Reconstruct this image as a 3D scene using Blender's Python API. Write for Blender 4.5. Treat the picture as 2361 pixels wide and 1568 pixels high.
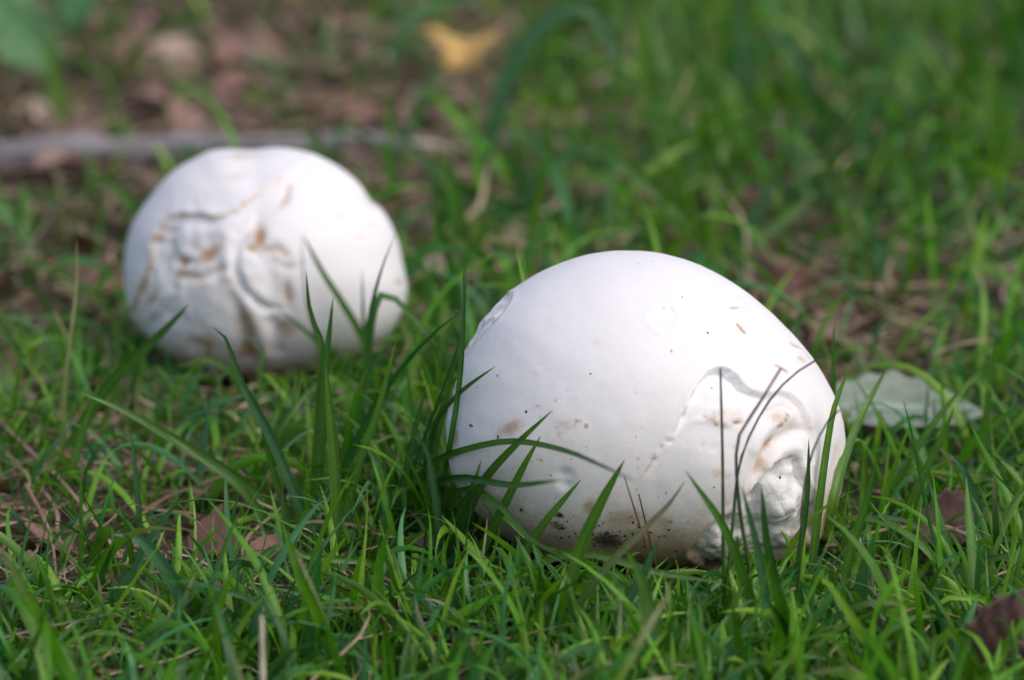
import bpy, bmesh, math, random
import numpy as np
from mathutils import Vector

for o in list(bpy.data.objects): bpy.data.objects.remove(o)
scene = bpy.context.scene
COL = scene.collection
rng = np.random.default_rng(7)
random.seed(7)
R = math.radians

# ------------------------------------------------------------------ camera
FPX, CAMH, PITCH = 3807.0, 0.845, R(15.5)        # focal length in px of a 1024-wide frame
cam_d = bpy.data.cameras.new('camera'); cam = bpy.data.objects.new('camera', cam_d)
COL.objects.link(cam); scene.camera = cam
cam.location = (0, 0, CAMH); cam.rotation_euler = (R(90) - PITCH, 0, 0)
cam_d.sensor_width = 36; cam_d.sensor_fit = 'HORIZONTAL'
cam_d.lens = FPX * 36 / 1024
cam_d.clip_start = 0.05; cam_d.clip_end = 500
cam_d.dof.use_dof = True
cam_d.dof.focus_distance = 2.52
cam_d.dof.aperture_fstop = 3.7
cam_d.dof.aperture_blades = 9
scene.render.resolution_x, scene.render.resolution_y = 1024, 680

# ------------------------------------------------------------------ light
SUN_EL, SUN_AZ = R(52), R(128)                    # azimuth clockwise from +Y: behind the camera, to the right
world = bpy.data.worlds.new('World'); scene.world = world; world.use_nodes = True
wn = world.node_tree.nodes; wl = world.node_tree.links; wn.clear()
sky = wn.new('ShaderNodeTexSky'); sky.sky_type = 'NISHITA'; sky.sun_disc = False
sky.sun_elevation = SUN_EL; sky.sun_rotation = SUN_AZ
sky.air_density = 0.7; sky.dust_density = 4.0; sky.ozone_density = 0.6
bg = wn.new('ShaderNodeBackground'); bg.inputs['Strength'].default_value = 0.15
wo = wn.new('ShaderNodeOutputWorld')
wl.new(sky.outputs[0], bg.inputs[0]); wl.new(bg.outputs[0], wo.inputs[0])
sd = bpy.data.lights.new('sun', 'SUN'); sun = bpy.data.objects.new('sun', sd); COL.objects.link(sun)
sd.energy = 0.5; sd.angle = R(140); sd.color = (1.0, 0.985, 0.965)
sdir = Vector((math.sin(SUN_AZ) * math.cos(SUN_EL), math.cos(SUN_AZ) * math.cos(SUN_EL), math.sin(SUN_EL)))
sun.rotation_euler = sdir.to_track_quat('Z', 'Y').to_euler(); sun.location = (1.5, -1.5, 4)
vs = scene.view_settings
vs.view_transform = 'Standard'; vs.look = 'None'; vs.exposure = 0.42; vs.gamma = 1.0; vs.use_curve_mapping = False

# ------------------------------------------------------------------ pixel helpers (1024 x 680 frame)
CP, SP = math.cos(PITCH), math.sin(PITCH)
FW = np.array([0, CP, -SP]); UP = np.array([0, SP, CP]); RT = np.array([1.0, 0, 0])
CAM = np.array([0, 0, CAMH])
K = 1024 / 2361.0                                  # my reading scale of the photograph
def ray(x, y): return FW + RT * ((x - 512) / FPX) + UP * ((340 - y) / FPX)
def ground_pt(x, y, z=0.0):
    d = ray(x, y); return CAM + d * ((z - CAMH) / d[2])
def plane_pt(x, y, Y):
    d = ray(x, y); return CAM + d * (Y / d[1])
def project(P):
    P = np.asarray(P) - CAM; dz = P @ FW
    return 512 + FPX * (P @ RT) / dz, 340 - FPX * (P @ UP) / dz

# ------------------------------------------------------------------ numpy helpers
def vnoise(P, scale, seed=0):
    P = np.asarray(P) * scale + seed * 17.31
    i = np.floor(P).astype(np.int64); f = P - i; f = f * f * (3 - 2 * f)
    def h(ix, iy, iz):
        n = (ix * 73856093) ^ (iy * 19349663) ^ (iz * 83492791) ^ (seed * 2654435761)
        n = (n ^ (n >> 13)) * 1274126177 & 0x7fffffff
        n = (n ^ (n >> 15)) & 0xffff
        return n / 65535.0
    out = 0
    for dx in (0, 1):
        for dy in (0, 1):
            for dz in (0, 1):
                w = (f[:, 0] if dx else 1 - f[:, 0]) * (f[:, 1] if dy else 1 - f[:, 1]) * (f[:, 2] if dz else 1 - f[:, 2])
                out = out + w * h(i[:, 0] + dx, i[:, 1] + dy, i[:, 2] + dz)
    return out * 2 - 1
def fbm(P, scale, octv=4, seed=0):
    s, a, t = 0, 1.0, 0
    for k in range(octv):
        s = s + a * vnoise(P, scale * 2 ** k, seed + k); t += a; a *= 0.5
    return s / t
def sst(a, b, x):
    t = np.clip((x - a) / (b - a), 0, 1); return t * t * (3 - 2 * t)
def seg_dist(P, line):
    """distance to polyline, parameter 0..1 along it, signed side (+ = right of travel in y-down pixels)"""
    line = np.asarray(line, float); L = np.linalg.norm(np.diff(line, axis=0), axis=1); cum = np.concatenate([[0], np.cumsum(L)])
    best = np.full(len(P), 1e9); tt = np.zeros(len(P)); sg = np.zeros(len(P))
    for k in range(len(line) - 1):
        a, b = line[k], line[k + 1]; ab = b - a
        u = np.clip(((P - a) @ ab) / (ab @ ab), 0, 1); q = a + u[:, None] * ab
        d = np.linalg.norm(P - q, axis=1); m = d < best
        cr = ab[0] * (P[:, 1] - a[1]) - ab[1] * (P[:, 0] - a[0])
        best[m] = d[m]; tt[m] = (cum[k] + u[m] * L[k]) / cum[-1]; sg[m] = np.sign(cr[m])
    return best, tt, sg
def poly_sd(P, poly):
    poly = np.asarray(poly, float); n = len(poly)
    d, _, _ = seg_dist(P, np.vstack([poly, poly[:1]]))
    ins = np.zeros(len(P), bool); j = n - 1
    for i in range(n):
        xi, yi = poly[i]; xj, yj = poly[j]
        if yi != yj:
            c = ((yi > P[:, 1]) != (yj > P[:, 1])) & (P[:, 0] < (xj - xi) * (P[:, 1] - yi) / (yj - yi) + xi)
            ins ^= c
        j = i
    return np.where(ins, -d, d)
def smooth_line(pts, n):
    pts = np.asarray(pts, float)
    if len(pts) > 2:
        e = np.vstack([2 * pts[0] - pts[1], pts, 2 * pts[-1] - pts[-2]]); out = []
        for k in range(1, len(e) - 2):
            p0, p1, p2, p3 = e[k - 1], e[k], e[k + 1], e[k + 2]
            for t in np.linspace(0, 1, 12, endpoint=False):
                out.append(0.5 * (2 * p1 + (p2 - p0) * t + (2 * p0 - 5 * p1 + 4 * p2 - p3) * t * t + (3 * p1 - p0 - 3 * p2 + p3) * t ** 3))
        out.append(pts[-1]); pts = np.array(out)
    L = np.concatenate([[0], np.cumsum(np.linalg.norm(np.diff(pts, axis=0), axis=1))]); s = np.linspace(0, L[-1], n)
    return np.stack([np.interp(s, L, pts[:, k]) for k in range(pts.shape[1])], 1)

# ------------------------------------------------------------------ object helpers
def mesh_obj(name, V, F, mat, parent=None, cols=None, smooth=True, loc=None):
    """F: (n,3) or (n,4) int array"""
    V = np.asarray(V, np.float32); F = np.asarray(F, np.int32)
    me = bpy.data.meshes.new(name)
    me.vertices.add(len(V)); me.vertices.foreach_set('co', V.ravel())
    k = F.shape[1]
    me.loops.add(F.size); me.loops.foreach_set('vertex_index', F.ravel())
    me.polygons.add(len(F)); me.polygons.foreach_set('loop_start', np.arange(0, F.size, k, dtype=np.int32))
    try: me.polygons.foreach_set('loop_total', np.full(len(F), k, np.int32))
    except Exception: pass
    if smooth: me.polygons.foreach_set('use_smooth', np.ones(len(F), bool))
    me.update(calc_edges=True); me.validate()
    if cols is not None:
        c = np.ones((len(V), 4), np.float32); c[:, :cols.shape[1]] = cols
        at = me.color_attributes.new('col', 'FLOAT_COLOR', 'POINT'); at.data.foreach_set('color', c.ravel())
    me.materials.append(mat)
    o = bpy.data.objects.new(name, me); COL.objects.link(o)
    if parent: o.parent = parent
    if loc is not None: o.location = loc
    return o
def tag(o, label=None, cat=None, group=None, kind=None):
    if label: o['label'] = label
    if cat: o['category'] = cat
    if group: o['group'] = group
    if kind: o['kind'] = kind
    return o
def empty(name, loc):
    e = bpy.data.objects.new(name, None); e.empty_display_size = 0.03; e.location = loc; COL.objects.link(e); return e

# ------------------------------------------------------------------ materials
class NT:
    def __init__(s, name):
        s.m = bpy.data.materials.new(name); s.m.use_nodes = True; s.t = s.m.node_tree; s.t.nodes.clear()
    def n(s, typ, **kw):
        nd = s.t.nodes.new(typ)
        for k, v in kw.items(): setattr(nd, k, v)
        return nd
    def l(s, a, b): s.t.links.new(a, b)
    def out(s, sock):
        o = s.n('ShaderNodeOutputMaterial'); s.l(sock, o.inputs['Surface'])
    def noise(s, scale, detail=4, rough=0.55, coord=None):
        t = s.n('ShaderNodeTexNoise'); t.inputs['Scale'].default_value = scale; t.inputs['Detail'].default_value = detail
        t.inputs['Roughness'].default_value = rough
        if coord is not None: s.l(coord, t.inputs['Vector'])
        return t
    def ramp(s, fac, stops):
        r = s.n('ShaderNodeValToRGB'); e = r.color_ramp.elements
        while len(e) < len(stops): e.new(0.5)
        for k, (p, c) in enumerate(stops):
            e[k].position = p; e[k].color = (*c, 1) if len(c) == 3 else c
        s.l(fac, r.inputs[0]); return r
    def mix(s, fac, a, b, mode='MIX'):
        m = s.n('ShaderNodeMix', data_type='RGBA', blend_type=mode)
        for sock, v in ((m.inputs[0], fac), (m.inputs[6], a), (m.inputs[7], b)):
            if hasattr(v, 'is_linked'): s.l(v, sock)
            elif isinstance(v, (int, float)): sock.default_value = v
            else: sock.default_value = (*v, 1)
        return m.outputs[2]
    def math(s, op, a, b=None):
        m = s.n('ShaderNodeMath', operation=op)
        for k, v in enumerate((a, b)):
            if v is None: continue
            if hasattr(v, 'is_linked'): s.l(v, m.inputs[k])
            else: m.inputs[k].default_value = v
        return m.outputs[0]
    def bump(s, h, strength, dist):
        b = s.n('ShaderNodeBump'); b.inputs['Strength'].default_value = strength; b.inputs['Distance'].default_value = dist
        s.l(h, b.inputs['Height']); return b.outputs[0]

def leaf_material(name, transl=0.35, rough=0.42, spec=0.4, grain=900):
    t = NT(name)
    at = t.n('ShaderNodeAttribute', attribute_name='col')
    tc = t.n('ShaderNodeTexCoord'); nz = t.noise(grain, 2, 0.5, tc.outputs['Object'])
    big = t.noise(60, 3, 0.6, tc.outputs['Object'])
    v = t.math('MULTIPLY_ADD', nz.outputs[0], 0.5); t.t.nodes[-1].inputs[2].default_value = 0.5
    v2 = t.math('MULTIPLY_ADD', big.outputs[0], 0.8); t.t.nodes[-1].inputs[2].default_value = 0.62
    c = t.mix(1.0, at.outputs['Color'], v, 'MULTIPLY'); c = t.mix(1.0, c, v2, 'MULTIPLY')
    c = t.mix(1.0, c, (1.35, 1.35, 1.35), 'MULTIPLY')
    p = t.n('ShaderNodeBsdfPrincipled'); p.inputs['Roughness'].default_value = rough; p.inputs['Specular IOR Level'].default_value = spec
    t.l(c, p.inputs['Base Color'])
    tr = t.n('ShaderNodeBsdfTranslucent'); t.l(t.mix(1.0, c, (1.25, 1.3, 0.6), 'MULTIPLY'), tr.inputs['Color'])
    mx = t.n('ShaderNodeMixShader'); mx.inputs[0].default_value = transl
    t.l(p.outputs[0], mx.inputs[1]); t.l(tr.outputs[0], mx.inputs[2]); t.out(mx.outputs[0]); return t.m
M_GRASS = leaf_material('grass_leaf', 0.36, 0.38, 0.45)
M_DRY = leaf_material('dry_straw', 0.12, 0.65, 0.2, 1500)
M_LEAF = leaf_material('dead_leaf', 0.15, 0.6, 0.3, 400)
M_GREENLEAF = leaf_material('broad_leaf', 0.3, 0.45, 0.4, 300)

def soil_material():
    t = NT('soil'); tc = t.n('ShaderNodeTexCoord')
    a = t.noise(9, 6, 0.65, tc.outputs['Object']); b = t.noise(160, 4, 0.7, tc.outputs['Object']); far = t.noise(1.3, 5, 0.6, tc.outputs['Object'])
    c = t.ramp(a.outputs[0], [(0.3, (0.022, 0.015, 0.011)), (0.55, (0.05, 0.035, 0.026)), (0.75, (0.10, 0.075, 0.055))]).outputs[0]
    c = t.mix(0.55, c, t.ramp(b.outputs[0], [(0.3, (0.02, 0.014, 0.01)), (0.7, (0.13, 0.10, 0.08))]).outputs[0])
    # far beyond the frame the sheet is lawn too
    sx = t.n('ShaderNodeVectorMath', operation='LENGTH'); t.l(tc.outputs['Object'], sx.inputs[0])
    d = t.n('ShaderNodeMapRange'); d.inputs[1].default_value = 6; d.inputs[2].default_value = 9; t.l(sx.outputs['Value'], d.inputs[0])
    c = t.mix(d.outputs[0], c, t.ramp(far.outputs[0], [(0.35, (0.035, 0.07, 0.015)), (0.65, (0.06, 0.06, 0.03))]).outputs[0])
    p = t.n('ShaderNodeBsdfPrincipled'); p.inputs['Roughness'].default_value = 0.95; p.inputs['Specular IOR Level'].default_value = 0.15
    t.l(c, p.inputs['Base Color']); t.l(t.bump(b.outputs[0], 0.8, 0.004), p.inputs['Normal']); t.out(p.outputs[0]); return t.m
M_SOIL = soil_material()

def puff_material(name, flesh=False):
    t = NT(name); tc = t.n('ShaderNodeTexCoord'); at = t.n('ShaderNodeAttribute', attribute_name='col')
    sep = t.n('ShaderNodeSeparateColor'); t.l(at.outputs['Color'], sep.inputs[0])     # R tan stain, G soil, B fresh flesh / peach
    O = tc.outputs['Object']
    big = t.noise(14, 5, 0.6, O); mid = t.noise(90, 5, 0.65, O); fine = t.noise(520, 4, 0.7, O); grit = t.noise(1100, 3, 0.6, O)
    skin = t.ramp(big.outputs[0], [(0.3, (0.755, 0.745, 0.755)), (0.7, (0.79, 0.785, 0.80))]).outputs[0]
    fl = (0.86, 0.86, 0.87)
    c = t.mix(sep.outputs[2], skin, fl) if not flesh else t.mix(t.math('MULTIPLY', mid.outputs[0], 0.5), fl, (0.76, 0.73, 0.70))
    wash = t.math('MULTIPLY', t.math('MINIMUM', t.math('MULTIPLY', sep.outputs[0], 1.25), 1.0), t.math('ADD', t.math('MULTIPLY', mid.outputs[0], 0.9), 0.32))
    c = t.mix(wash, c, t.ramp(sep.outputs[0], [(0.1, (0.70, 0.63, 0.56)), (0.45, (0.62, 0.50, 0.39)), (0.72, (0.54, 0.38, 0.25)), (1.0, (0.38, 0.22, 0.11))]).outputs[0])
    # tan stains broken up by noise
    def broken(mask, nz, lo, gain):
        a = t.math('MULTIPLY', mask, gain); a = t.math('ADD', a, nz); a = t.math('SUBTRACT', a, lo)
        r = t.n('ShaderNodeMapRange'); r.inputs[1].default_value = 0.0; r.inputs[2].default_value = 0.35; t.l(a, r.inputs[0])
        return t.math('MULTIPLY', r.outputs[0], t.math('MINIMUM', t.math('MULTIPLY', mask, 3.0), 1.0))
    dirt = t.noise(240, 5, 0.75, O)
    tanf = broken(sep.outputs[0], dirt.outputs[0], 0.72, 0.85)
    c = t.mix(t.math('MULTIPLY', tanf, 0.70), c, t.ramp(fine.outputs[0], [(0.35, (0.40, 0.25, 0.14)), (0.65, (0.62, 0.46, 0.33))]).outputs[0])
    spk = broken(sep.outputs[0], fine.outputs[0], 0.75, 0.50)
    c = t.mix(t.math('MULTIPLY', spk, 0.8), c, (0.34, 0.22, 0.12))
    soilf = broken(sep.outputs[1], fine.outputs[0], 0.90, 0.85)
    c = t.mix(soilf, c, t.ramp(grit.outputs[0], [(0.35, (0.03, 0.022, 0.018)), (0.65, (0.13, 0.09, 0.065))]).outputs[0])
    p = t.n('ShaderNodeBsdfPrincipled'); p.inputs['Roughness'].default_value = 0.55 if not flesh else 0.7
    p.inputs['Specular IOR Level'].default_value = 0.3
    p.inputs['Subsurface Weight'].default_value = 0.35; p.inputs['Subsurface Radius'].default_value = (1.0, 0.75, 0.6); p.inputs['Subsurface Scale'].default_value = 0.004
    t.l(c, p.inputs['Base Color'])
    h = t.math('ADD', t.math('MULTIPLY', mid.outputs[0], 0.7), t.math('MULTIPLY', fine.outputs[0], 0.45))
    t.l(t.bump(h, 0.30 if not flesh else 0.8, 0.0012 if not flesh else 0.003), p.inputs['Normal']); t.out(p.outputs[0]); return t.m
M_SKIN = puff_material('puffball_skin'); M_FLESH = puff_material('puffball_flesh', True)

def plain(name, c0, c1, scale, rough=0.8, bumpd=0.001):
    t = NT(name); tc = t.n('ShaderNodeTexCoord'); mp = t.n('ShaderNodeMapping'); mp.inputs['Scale'].default_value = (0.15, 1, 1)
    t.l(tc.outputs['Object'], mp.inputs[0]); a = t.noise(scale, 5, 0.65, mp.outputs[0])
    p = t.n('ShaderNodeBsdfPrincipled'); p.inputs['Roughness'].default_value = rough
    t.l(t.ramp(a.outputs[0], [(0.3, c0), (0.7, c1)]).outputs[0], p.inputs['Base Color'])
    t.l(t.bump(a.outputs[0], 0.8, bumpd), p.inputs['Normal']); t.out(p.outputs[0]); return t.m
M_BARK = plain('weathered_bark', (0.09, 0.08, 0.085), (0.30, 0.28, 0.30), 120, 0.75, 0.002)
M_CRUMB = plain('soil_crumb', (0.015, 0.011, 0.009), (0.07, 0.05, 0.035), 200, 0.95)

# ------------------------------------------------------------------ ground
def gz(x, y):
    P = np.stack([np.asarray(x, float), np.asarray(y, float), np.zeros_like(np.asarray(x, float))], 1)
    near = np.exp(-((P[:, 1] - 3) / 6) ** 4)
    return near * (0.012 * vnoise(P, 3.0, 3) + 0.005 * fbm(P, 18, 3, 5)) - 0.004
def axis(lo, hi, step, far):
    a = np.arange(lo, hi + step / 2, step); g = step * 1.35 ** np.arange(1, 40); g = np.cumsum(g); g = g[g < far]
    return np.concatenate([(lo - g)[::-1], a, hi + g])
xs = axis(-1.3, 1.3, 0.013, 90); ys = axis(1.8, 5.6, 0.015, 140)
gx, gy = np.meshgrid(xs, ys); gv = np.stack([gx.ravel(), gy.ravel(), gz(gx.ravel(), gy.ravel())], 1)
nx, ny = len(xs), len(ys); ii = (np.arange(ny - 1)[:, None] * nx + np.arange(nx - 1)[None]).ravel()
tag(mesh_obj('ground', gv, np.stack([ii, ii + 1, ii + nx + 1, ii + nx], 1), M_SOIL), kind='structure')
def gz1(x, y): return float(gz(np.array([x]), np.array([y]))[0])

# ------------------------------------------------------------------ puffballs
def Z1(p): return [((1700 + a * .89286) / 4, (950 + b * .89286) / 4) for a, b in p]
def Z2(p): return [((400 + a * .70166) / 4, (500 + b * .70166) / 4) for a, b in p]
def Z3(p): return [((2500 + a * .63776) / 4, (1350 + b * .63776) / 4) for a, b in p]
def icosphere(sub):
    bm = bmesh.new(); bmesh.ops.create_icosphere(bm, subdivisions=sub, radius=1)
    me = bpy.data.meshes.new('tmp'); bm.to_mesh(me); bm.free()
    V = np.empty(len(me.vertices) * 3, np.float32); me.vertices.foreach_get('co', V)
    F = np.empty(len(me.polygons) * 3, np.int32); me.polygons.foreach_get('vertices', F)
    bpy.data.meshes.remove(me); return V.reshape(-1, 3).astype(float), F.reshape(-1, 3)
def ball_base(contour, centre, zc, depth, sub):
    """closed body whose outline seen along the view axis is the traced contour; zc = height of its middle"""
    n, F = icosphere(sub)
    d = ray(*centre); C = CAM + d * ((zc - CAMH) / d[2]); dist = (C - CAM) @ FW
    w = -(d / np.linalg.norm(d)); u = RT; v = np.cross(w, u)
    c = (np.asarray(contour) - centre) * dist / FPX; c[:, 1] *= -1
    ang = np.arctan2(c[:, 1], c[:, 0]); rad = np.hypot(c[:, 0], c[:, 1]); o = np.argsort(ang); ang, rad = ang[o], rad[o]
    tab = np.linspace(-np.pi, np.pi, 721)[:-1]
    rt = np.interp(tab, np.r_[ang - 2 * np.pi, ang, ang + 2 * np.pi], np.r_[rad, rad, rad])
    k = np.exp(-(np.arange(-12, 13) / 5.0) ** 2); k /= k.sum()
    rt = np.convolve(np.r_[rt[-12:], rt, rt[:12]], k, 'valid')
    nu, nv, nw = n @ u, n @ v, n @ w
    Rr = np.interp(np.arctan2(nv, nu), np.r_[tab, np.pi], np.r_[rt, rt[0]])
    P = (nu * Rr)[:, None] * u + (nv * Rr)[:, None] * v + (nw * depth)[:, None] * w
    return P + C, F, n, nw, C, dist
ICO = {}
# --- large puffball
cont1 = Z1([(900,60),(1000,63),(1100,80),(1200,110),(1300,155),(1400,215),(1500,290),(1600,385),(1680,470),(1745,550),(1800,640),(1840,720),(1868,800),(1882,880),(1884,980),(1874,1080),(1852,1180),(1812,1290),(1745,1385),(1640,1450),(1500,1490),(1300,1510),(1100,1510),(900,1505),(740,1500),(620,1480),(500,1440),(400,1372),(300,1292),(220,1220),(150,1130),(112,1020),(98,900),(100,800),(114,700),(142,590),(190,490),(240,395),(295,315),(370,250),(450,195),(600,120),(700,85),(800,65)])
P1, F1, N1, W1, C1, D1 = ball_base(cont1, np.array([646., 412.]), 0.103, 0.118, 7)
px, py = project(P1); Q = np.stack([px, py], 1); front = sst(-0.05, 0.2, W1)
rel = P1 - C1; dirn = rel / np.linalg.norm(rel, axis=1)[:, None]
U1 = 0.638 / 4                                        # one reading unit of the close-up, in px
disp = 0.0008 * fbm(rel, 22, 3, 1) + 0.00025 * fbm(rel, 120, 3, 2)
tan = np.zeros(len(P1)); soil = np.zeros(len(P1)); fresh = np.zeros(len(P1))
wob = np.stack([fbm(rel, 130, 3, 8), fbm(rel, 130, 3, 9)], 1) * 1.6      # uneven edges
q = Q + wob
# torn step running up the crack, over the notch and round the curl
edge = Z3([(100,890),(160,790),(220,700),(290,610),(350,500),(410,380),(470,270),(530,210),(590,185),(650,195),(700,240),(745,300),(800,335),(880,358),(960,335),(1040,355),(1110,420),(1165,520),(1195,640),(1190,760),(1140,860)])
d, t, s = seg_dist(Q + wob * .5, edge); ins = s > 0
amp = np.interp(t, [0, .12, .30, .42, .50, .60, .70, .82, .95, 1], [0, .0014, .0040, .0080, .0080, .0040, .0032, .0034, .002, 0]) * (1 + .5 * fbm(rel, 60, 2, 14))
Lw = np.interp(t, [0, .15, .35, .45, .55, .7, .85, 1], [6, 9, 15, 25, 24, 18, 18, 12])
stepf = np.where(ins, sst(0, 2.2, d) * np.exp(-(d / Lw) ** 2), 0) * front
disp -= amp * stepf
disp += np.where(~ins, 0.0010 * np.exp(-(d / 4) ** 2), 0) * front * (amp > .001)
band = np.where(ins & (t < .55), sst(.3, 1.5, d) * (1 - sst(.55, 1.0, d / np.interp(t, [0, .1, .3, .45, .55], [2.5, 5, 9, 18, 17]))), 0) * front
fresh = np.maximum(fresh, band)
# ragged crack inside the white band
def groove(line, depth, width, tanv=0.0, soilv=0.0, src=None):
    global disp, tan, soil
    d, t, s = seg_dist(q if src is None else src, line); g = np.exp(-(d / width) ** 2) * front * np.minimum(1, 6 * np.minimum(t, 1 - t) + .25)
    disp = disp - depth * g
    if tanv: tan = np.maximum(tan, tanv * np.exp(-(d / (width * 1.3)) ** 2) * front)
    if soilv: soil = np.maximum(soil, soilv * g)
def blob(c, rx, ry, rot, depth, tanv=0.0, soilv=0.0, fr=0.0, p=2.0):
    global disp, tan, soil, fresh
    ca, sa = math.cos(R(rot)), math.sin(R(rot)); e = q - np.asarray(c)
    a = (e[:, 0] * ca + e[:, 1] * sa) / rx; b = (-e[:, 0] * sa + e[:, 1] * ca) / ry
    g = np.exp(-np.hypot(a, b) ** p) * front
    disp = disp - depth * g
    if tanv: tan = np.maximum(tan, tanv * g)
    if soilv: soil = np.maximum(soil, soilv * g)
    if fr: fresh = np.maximum(fresh, fr * g)
    return g
groove(Z3([(130,840),(180,760),(220,690),(265,665),(290,620),(330,560),(345,500),(385,470),(400,420)]), .0022, .9, .55)
groove(Z3([(100,890),(220,715),(300,625),(360,560),(430,520),(510,505),(590,560),(740,530)]), -.0012, 2.2)     # lip of lower skin
lens = Z3([(505,490),(540,450),(620,432),(740,438),(745,520),(680,540),(610,565),(545,530)])
sd_ = poly_sd(q, lens); m = (1 - sst(-2, 1, sd_)) * front
disp += .0014 * m; tan = np.maximum(tan, .30 * m)
groove(Z3([(505,490),(545,530),(605,563),(680,545),(745,520)]), .0018, .9, .9)
groove(Z3([(350,630),(400,655),(450,668),(560,690),(640,690),(710,695),(800,735)]), .0009, .7, .35)
groove(Z3([(560,690),(555,750)]), -.0005, .9)
# curl: valleys and ridges round the torn hole
groove(Z3([(830,880),(855,780),(910,680),(980,620),(1070,585),(1180,570)]), .0036, 4.6, .35)
groove(Z3([(860,860),(900,770),(960,705),(1050,680),(1130,715)]), -.0040, 4.5)
groove(Z3([(800,760),(830,640),(900,560),(1000,500),(1080,480)]), -.0032, 5.5)
groove(Z3([(950,570),(980,540),(1020,470)]), .0020, 1.1, .8)
groove(Z3([(870,470),(930,440),(1000,420),(1060,450)]), .0016, 2.0, .4)
blob(Z3([(900,660)])[0], 12, 6, -52, 0, .80)
blob(Z3([(960,500)])[0], 14, 9, -20, 0, .46)
blob(Z3([(840,800)])[0], 7, 14, 20, 0, .66)
# torn hole
hole = Z3([(728,1060),(760,985),(810,930),(858,880),(900,800),(950,765),(1040,738),(1105,765),(1130,860),(1165,950),(1205,1080),(1190,1240),(1080,1370),(900,1440),(740,1455),(520,1450),(400,1360),(400,1320),(480,1225),(600,1130)])
hd = poly_sd(Q + wob * .8, hole); hin = 1 - sst(-3.2, .3, hd)
depth = .0065 - .009 * np.exp(-((Q - Z3([(1010, 980)])[0]) ** 2 / np.array([20., 24.]) ** 2).sum(1))
depth += .007 * np.exp(-((Q - Z3([(790, 1000)])[0]) ** 2 / np.array([9., 8.]) ** 2).sum(1))
depth -= .010 * np.exp(-((Q - Z3([(560, 1300)])[0]) ** 2 / np.array([22., 14.]) ** 2).sum(1))
depth += .006 * np.exp(-((Q - Z3([(860, 1180)])[0]) ** 2 / np.array([8., 18.]) ** 2).sum(1))
rough = .0072 * fbm(rel, 60, 3, 21) + .0046 * np.abs(fbm(rel, 140, 3, 22)) + .0012 * fbm(rel, 420, 3, 23)
disp += hin * (-depth + rough) * front
disp += .0022 * np.exp(-((hd - 2.5) / 2.4) ** 2) * front * (hd > -1)
hole_mask = (hd < -.6) & (W1 > .05)
groove(Z3([(640,1140),(620,1240),(600,1340)]), .003, 2.2, 0); groove(Z3([(720,1110),(730,1250),(700,1380)]), .004, 2.6); groove(Z3([(980,1310),(1060,1235)]), -.003, 3, .55)
groove(Z3([(880,880),(930,840),(1000,810),(1080,790)]), .002, 1.4, .6)
blob(Z3([(1040,905)])[0], 6, 2.2, -30, .0008, .75); blob(Z3([(940,955)])[0], 5, 3, -20, 0, .55); blob(Z3([(1130,1030)])[0], 5, 14, 10, 0, .45)
# grey flat on the right flank
blob(Z3([(1335,790)])[0], 5, 22, 8, .003)
# gnawed scar on the left shoulder
scar = Z1([(395,243),(340,258),(285,300),(235,380),(195,455),(182,505),(215,492),(262,432),(322,370),(372,300)])
sdd = poly_sd(Q + wob, scar); scin = 1 - sst(-3, .8, sdd)
disp += scin * (-.0014 + .0030 * fbm(rel, 170, 3, 31)); fresh = np.maximum(fresh, scin * .9); disp += .0005 * np.exp(-((sdd - 1.5) / 1.6) ** 2) * (sdd > 0)
scar2 = Z1([(165,540),(125,600),(105,700),(100,800),(125,800),(140,740),(150,660),(168,590)])
sd2 = poly_sd(Q + wob, scar2); sc2 = 1 - sst(-2.5, .8, sd2); disp += sc2 * (-.0032 + .0022 * fbm(rel, 170, 3, 33)); tan = np.maximum(tan, .45 * sc2)
scar_mask = (sdd < -.4) & (W1 > -.25)
tan = np.maximum(tan, .6 * np.exp(-((sdd) / 1.0) ** 2) * (W1 > -.2))
# round pit
pit = np.exp(-(np.hypot((Q[:, 0] - Z1([(625, 1080)])[0][0]) / 8.5, (Q[:, 1] - Z1([(625, 1080)])[0][1]) / 10.5)) ** 4) * front
disp -= pit * (.0021 + .0016 * fbm(rel, 200, 2, 35)); fresh = np.maximum(fresh, pit)
# shallow rings, flakes and nicks
for c, r_, dp in (((1065, 355), 15, .0007), ((505, 605), 2.2, .0006), ((1365, 275), 12, .0010)):
    cc = np.asarray(Z1([c])[0]); rr = np.hypot(*(q - cc).T); disp += dp * np.exp(-((rr - r_) / 1.6) ** 2) * front; disp -= dp * .6 * (rr < r_) * front
groove(Z1([(1310,235),(1340,260),(1400,250),(1440,280),(1465,325)]), .0012, 1.0, .25)
blob(Z1([(1385,310)])[0], 6, 2, 5, .0006, .62); blob(Z1([(1065,312)])[0], 2.5, 1, 10, .0004, .8); blob(Z1([(1108,322)])[0], 1.4, 1.4, 0, .0004, .85)
groove(Z1([(1403,390),(1420,410),(1433,428)]), .0012, 1.1, .9); groove(Z1([(1568,575),(1590,585),(1622,597)]), .001, 1.1, .85)
groove(Z1([(1640,478),(1690,495),(1730,545)]), .0014, 1.1, .6); blob(Z1([(1690,545)])[0], 7, 4, 30, .0005, .5)
groove(Z1([(1100,505),(1112,520)]), .0008, .9, .8); groove(Z1([(580,720),(585,760)]), .0004, .7, .7)
groove(Z1([(470,765),(490,757),(523,762)]), -.0006, .7, .8); groove(Z1([(680,818),(705,832),(728,848)]), -.0004, .8, .9)
blob(Z1([(760,475)])[0], 4, 3, 0, .0004, .3)
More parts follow.
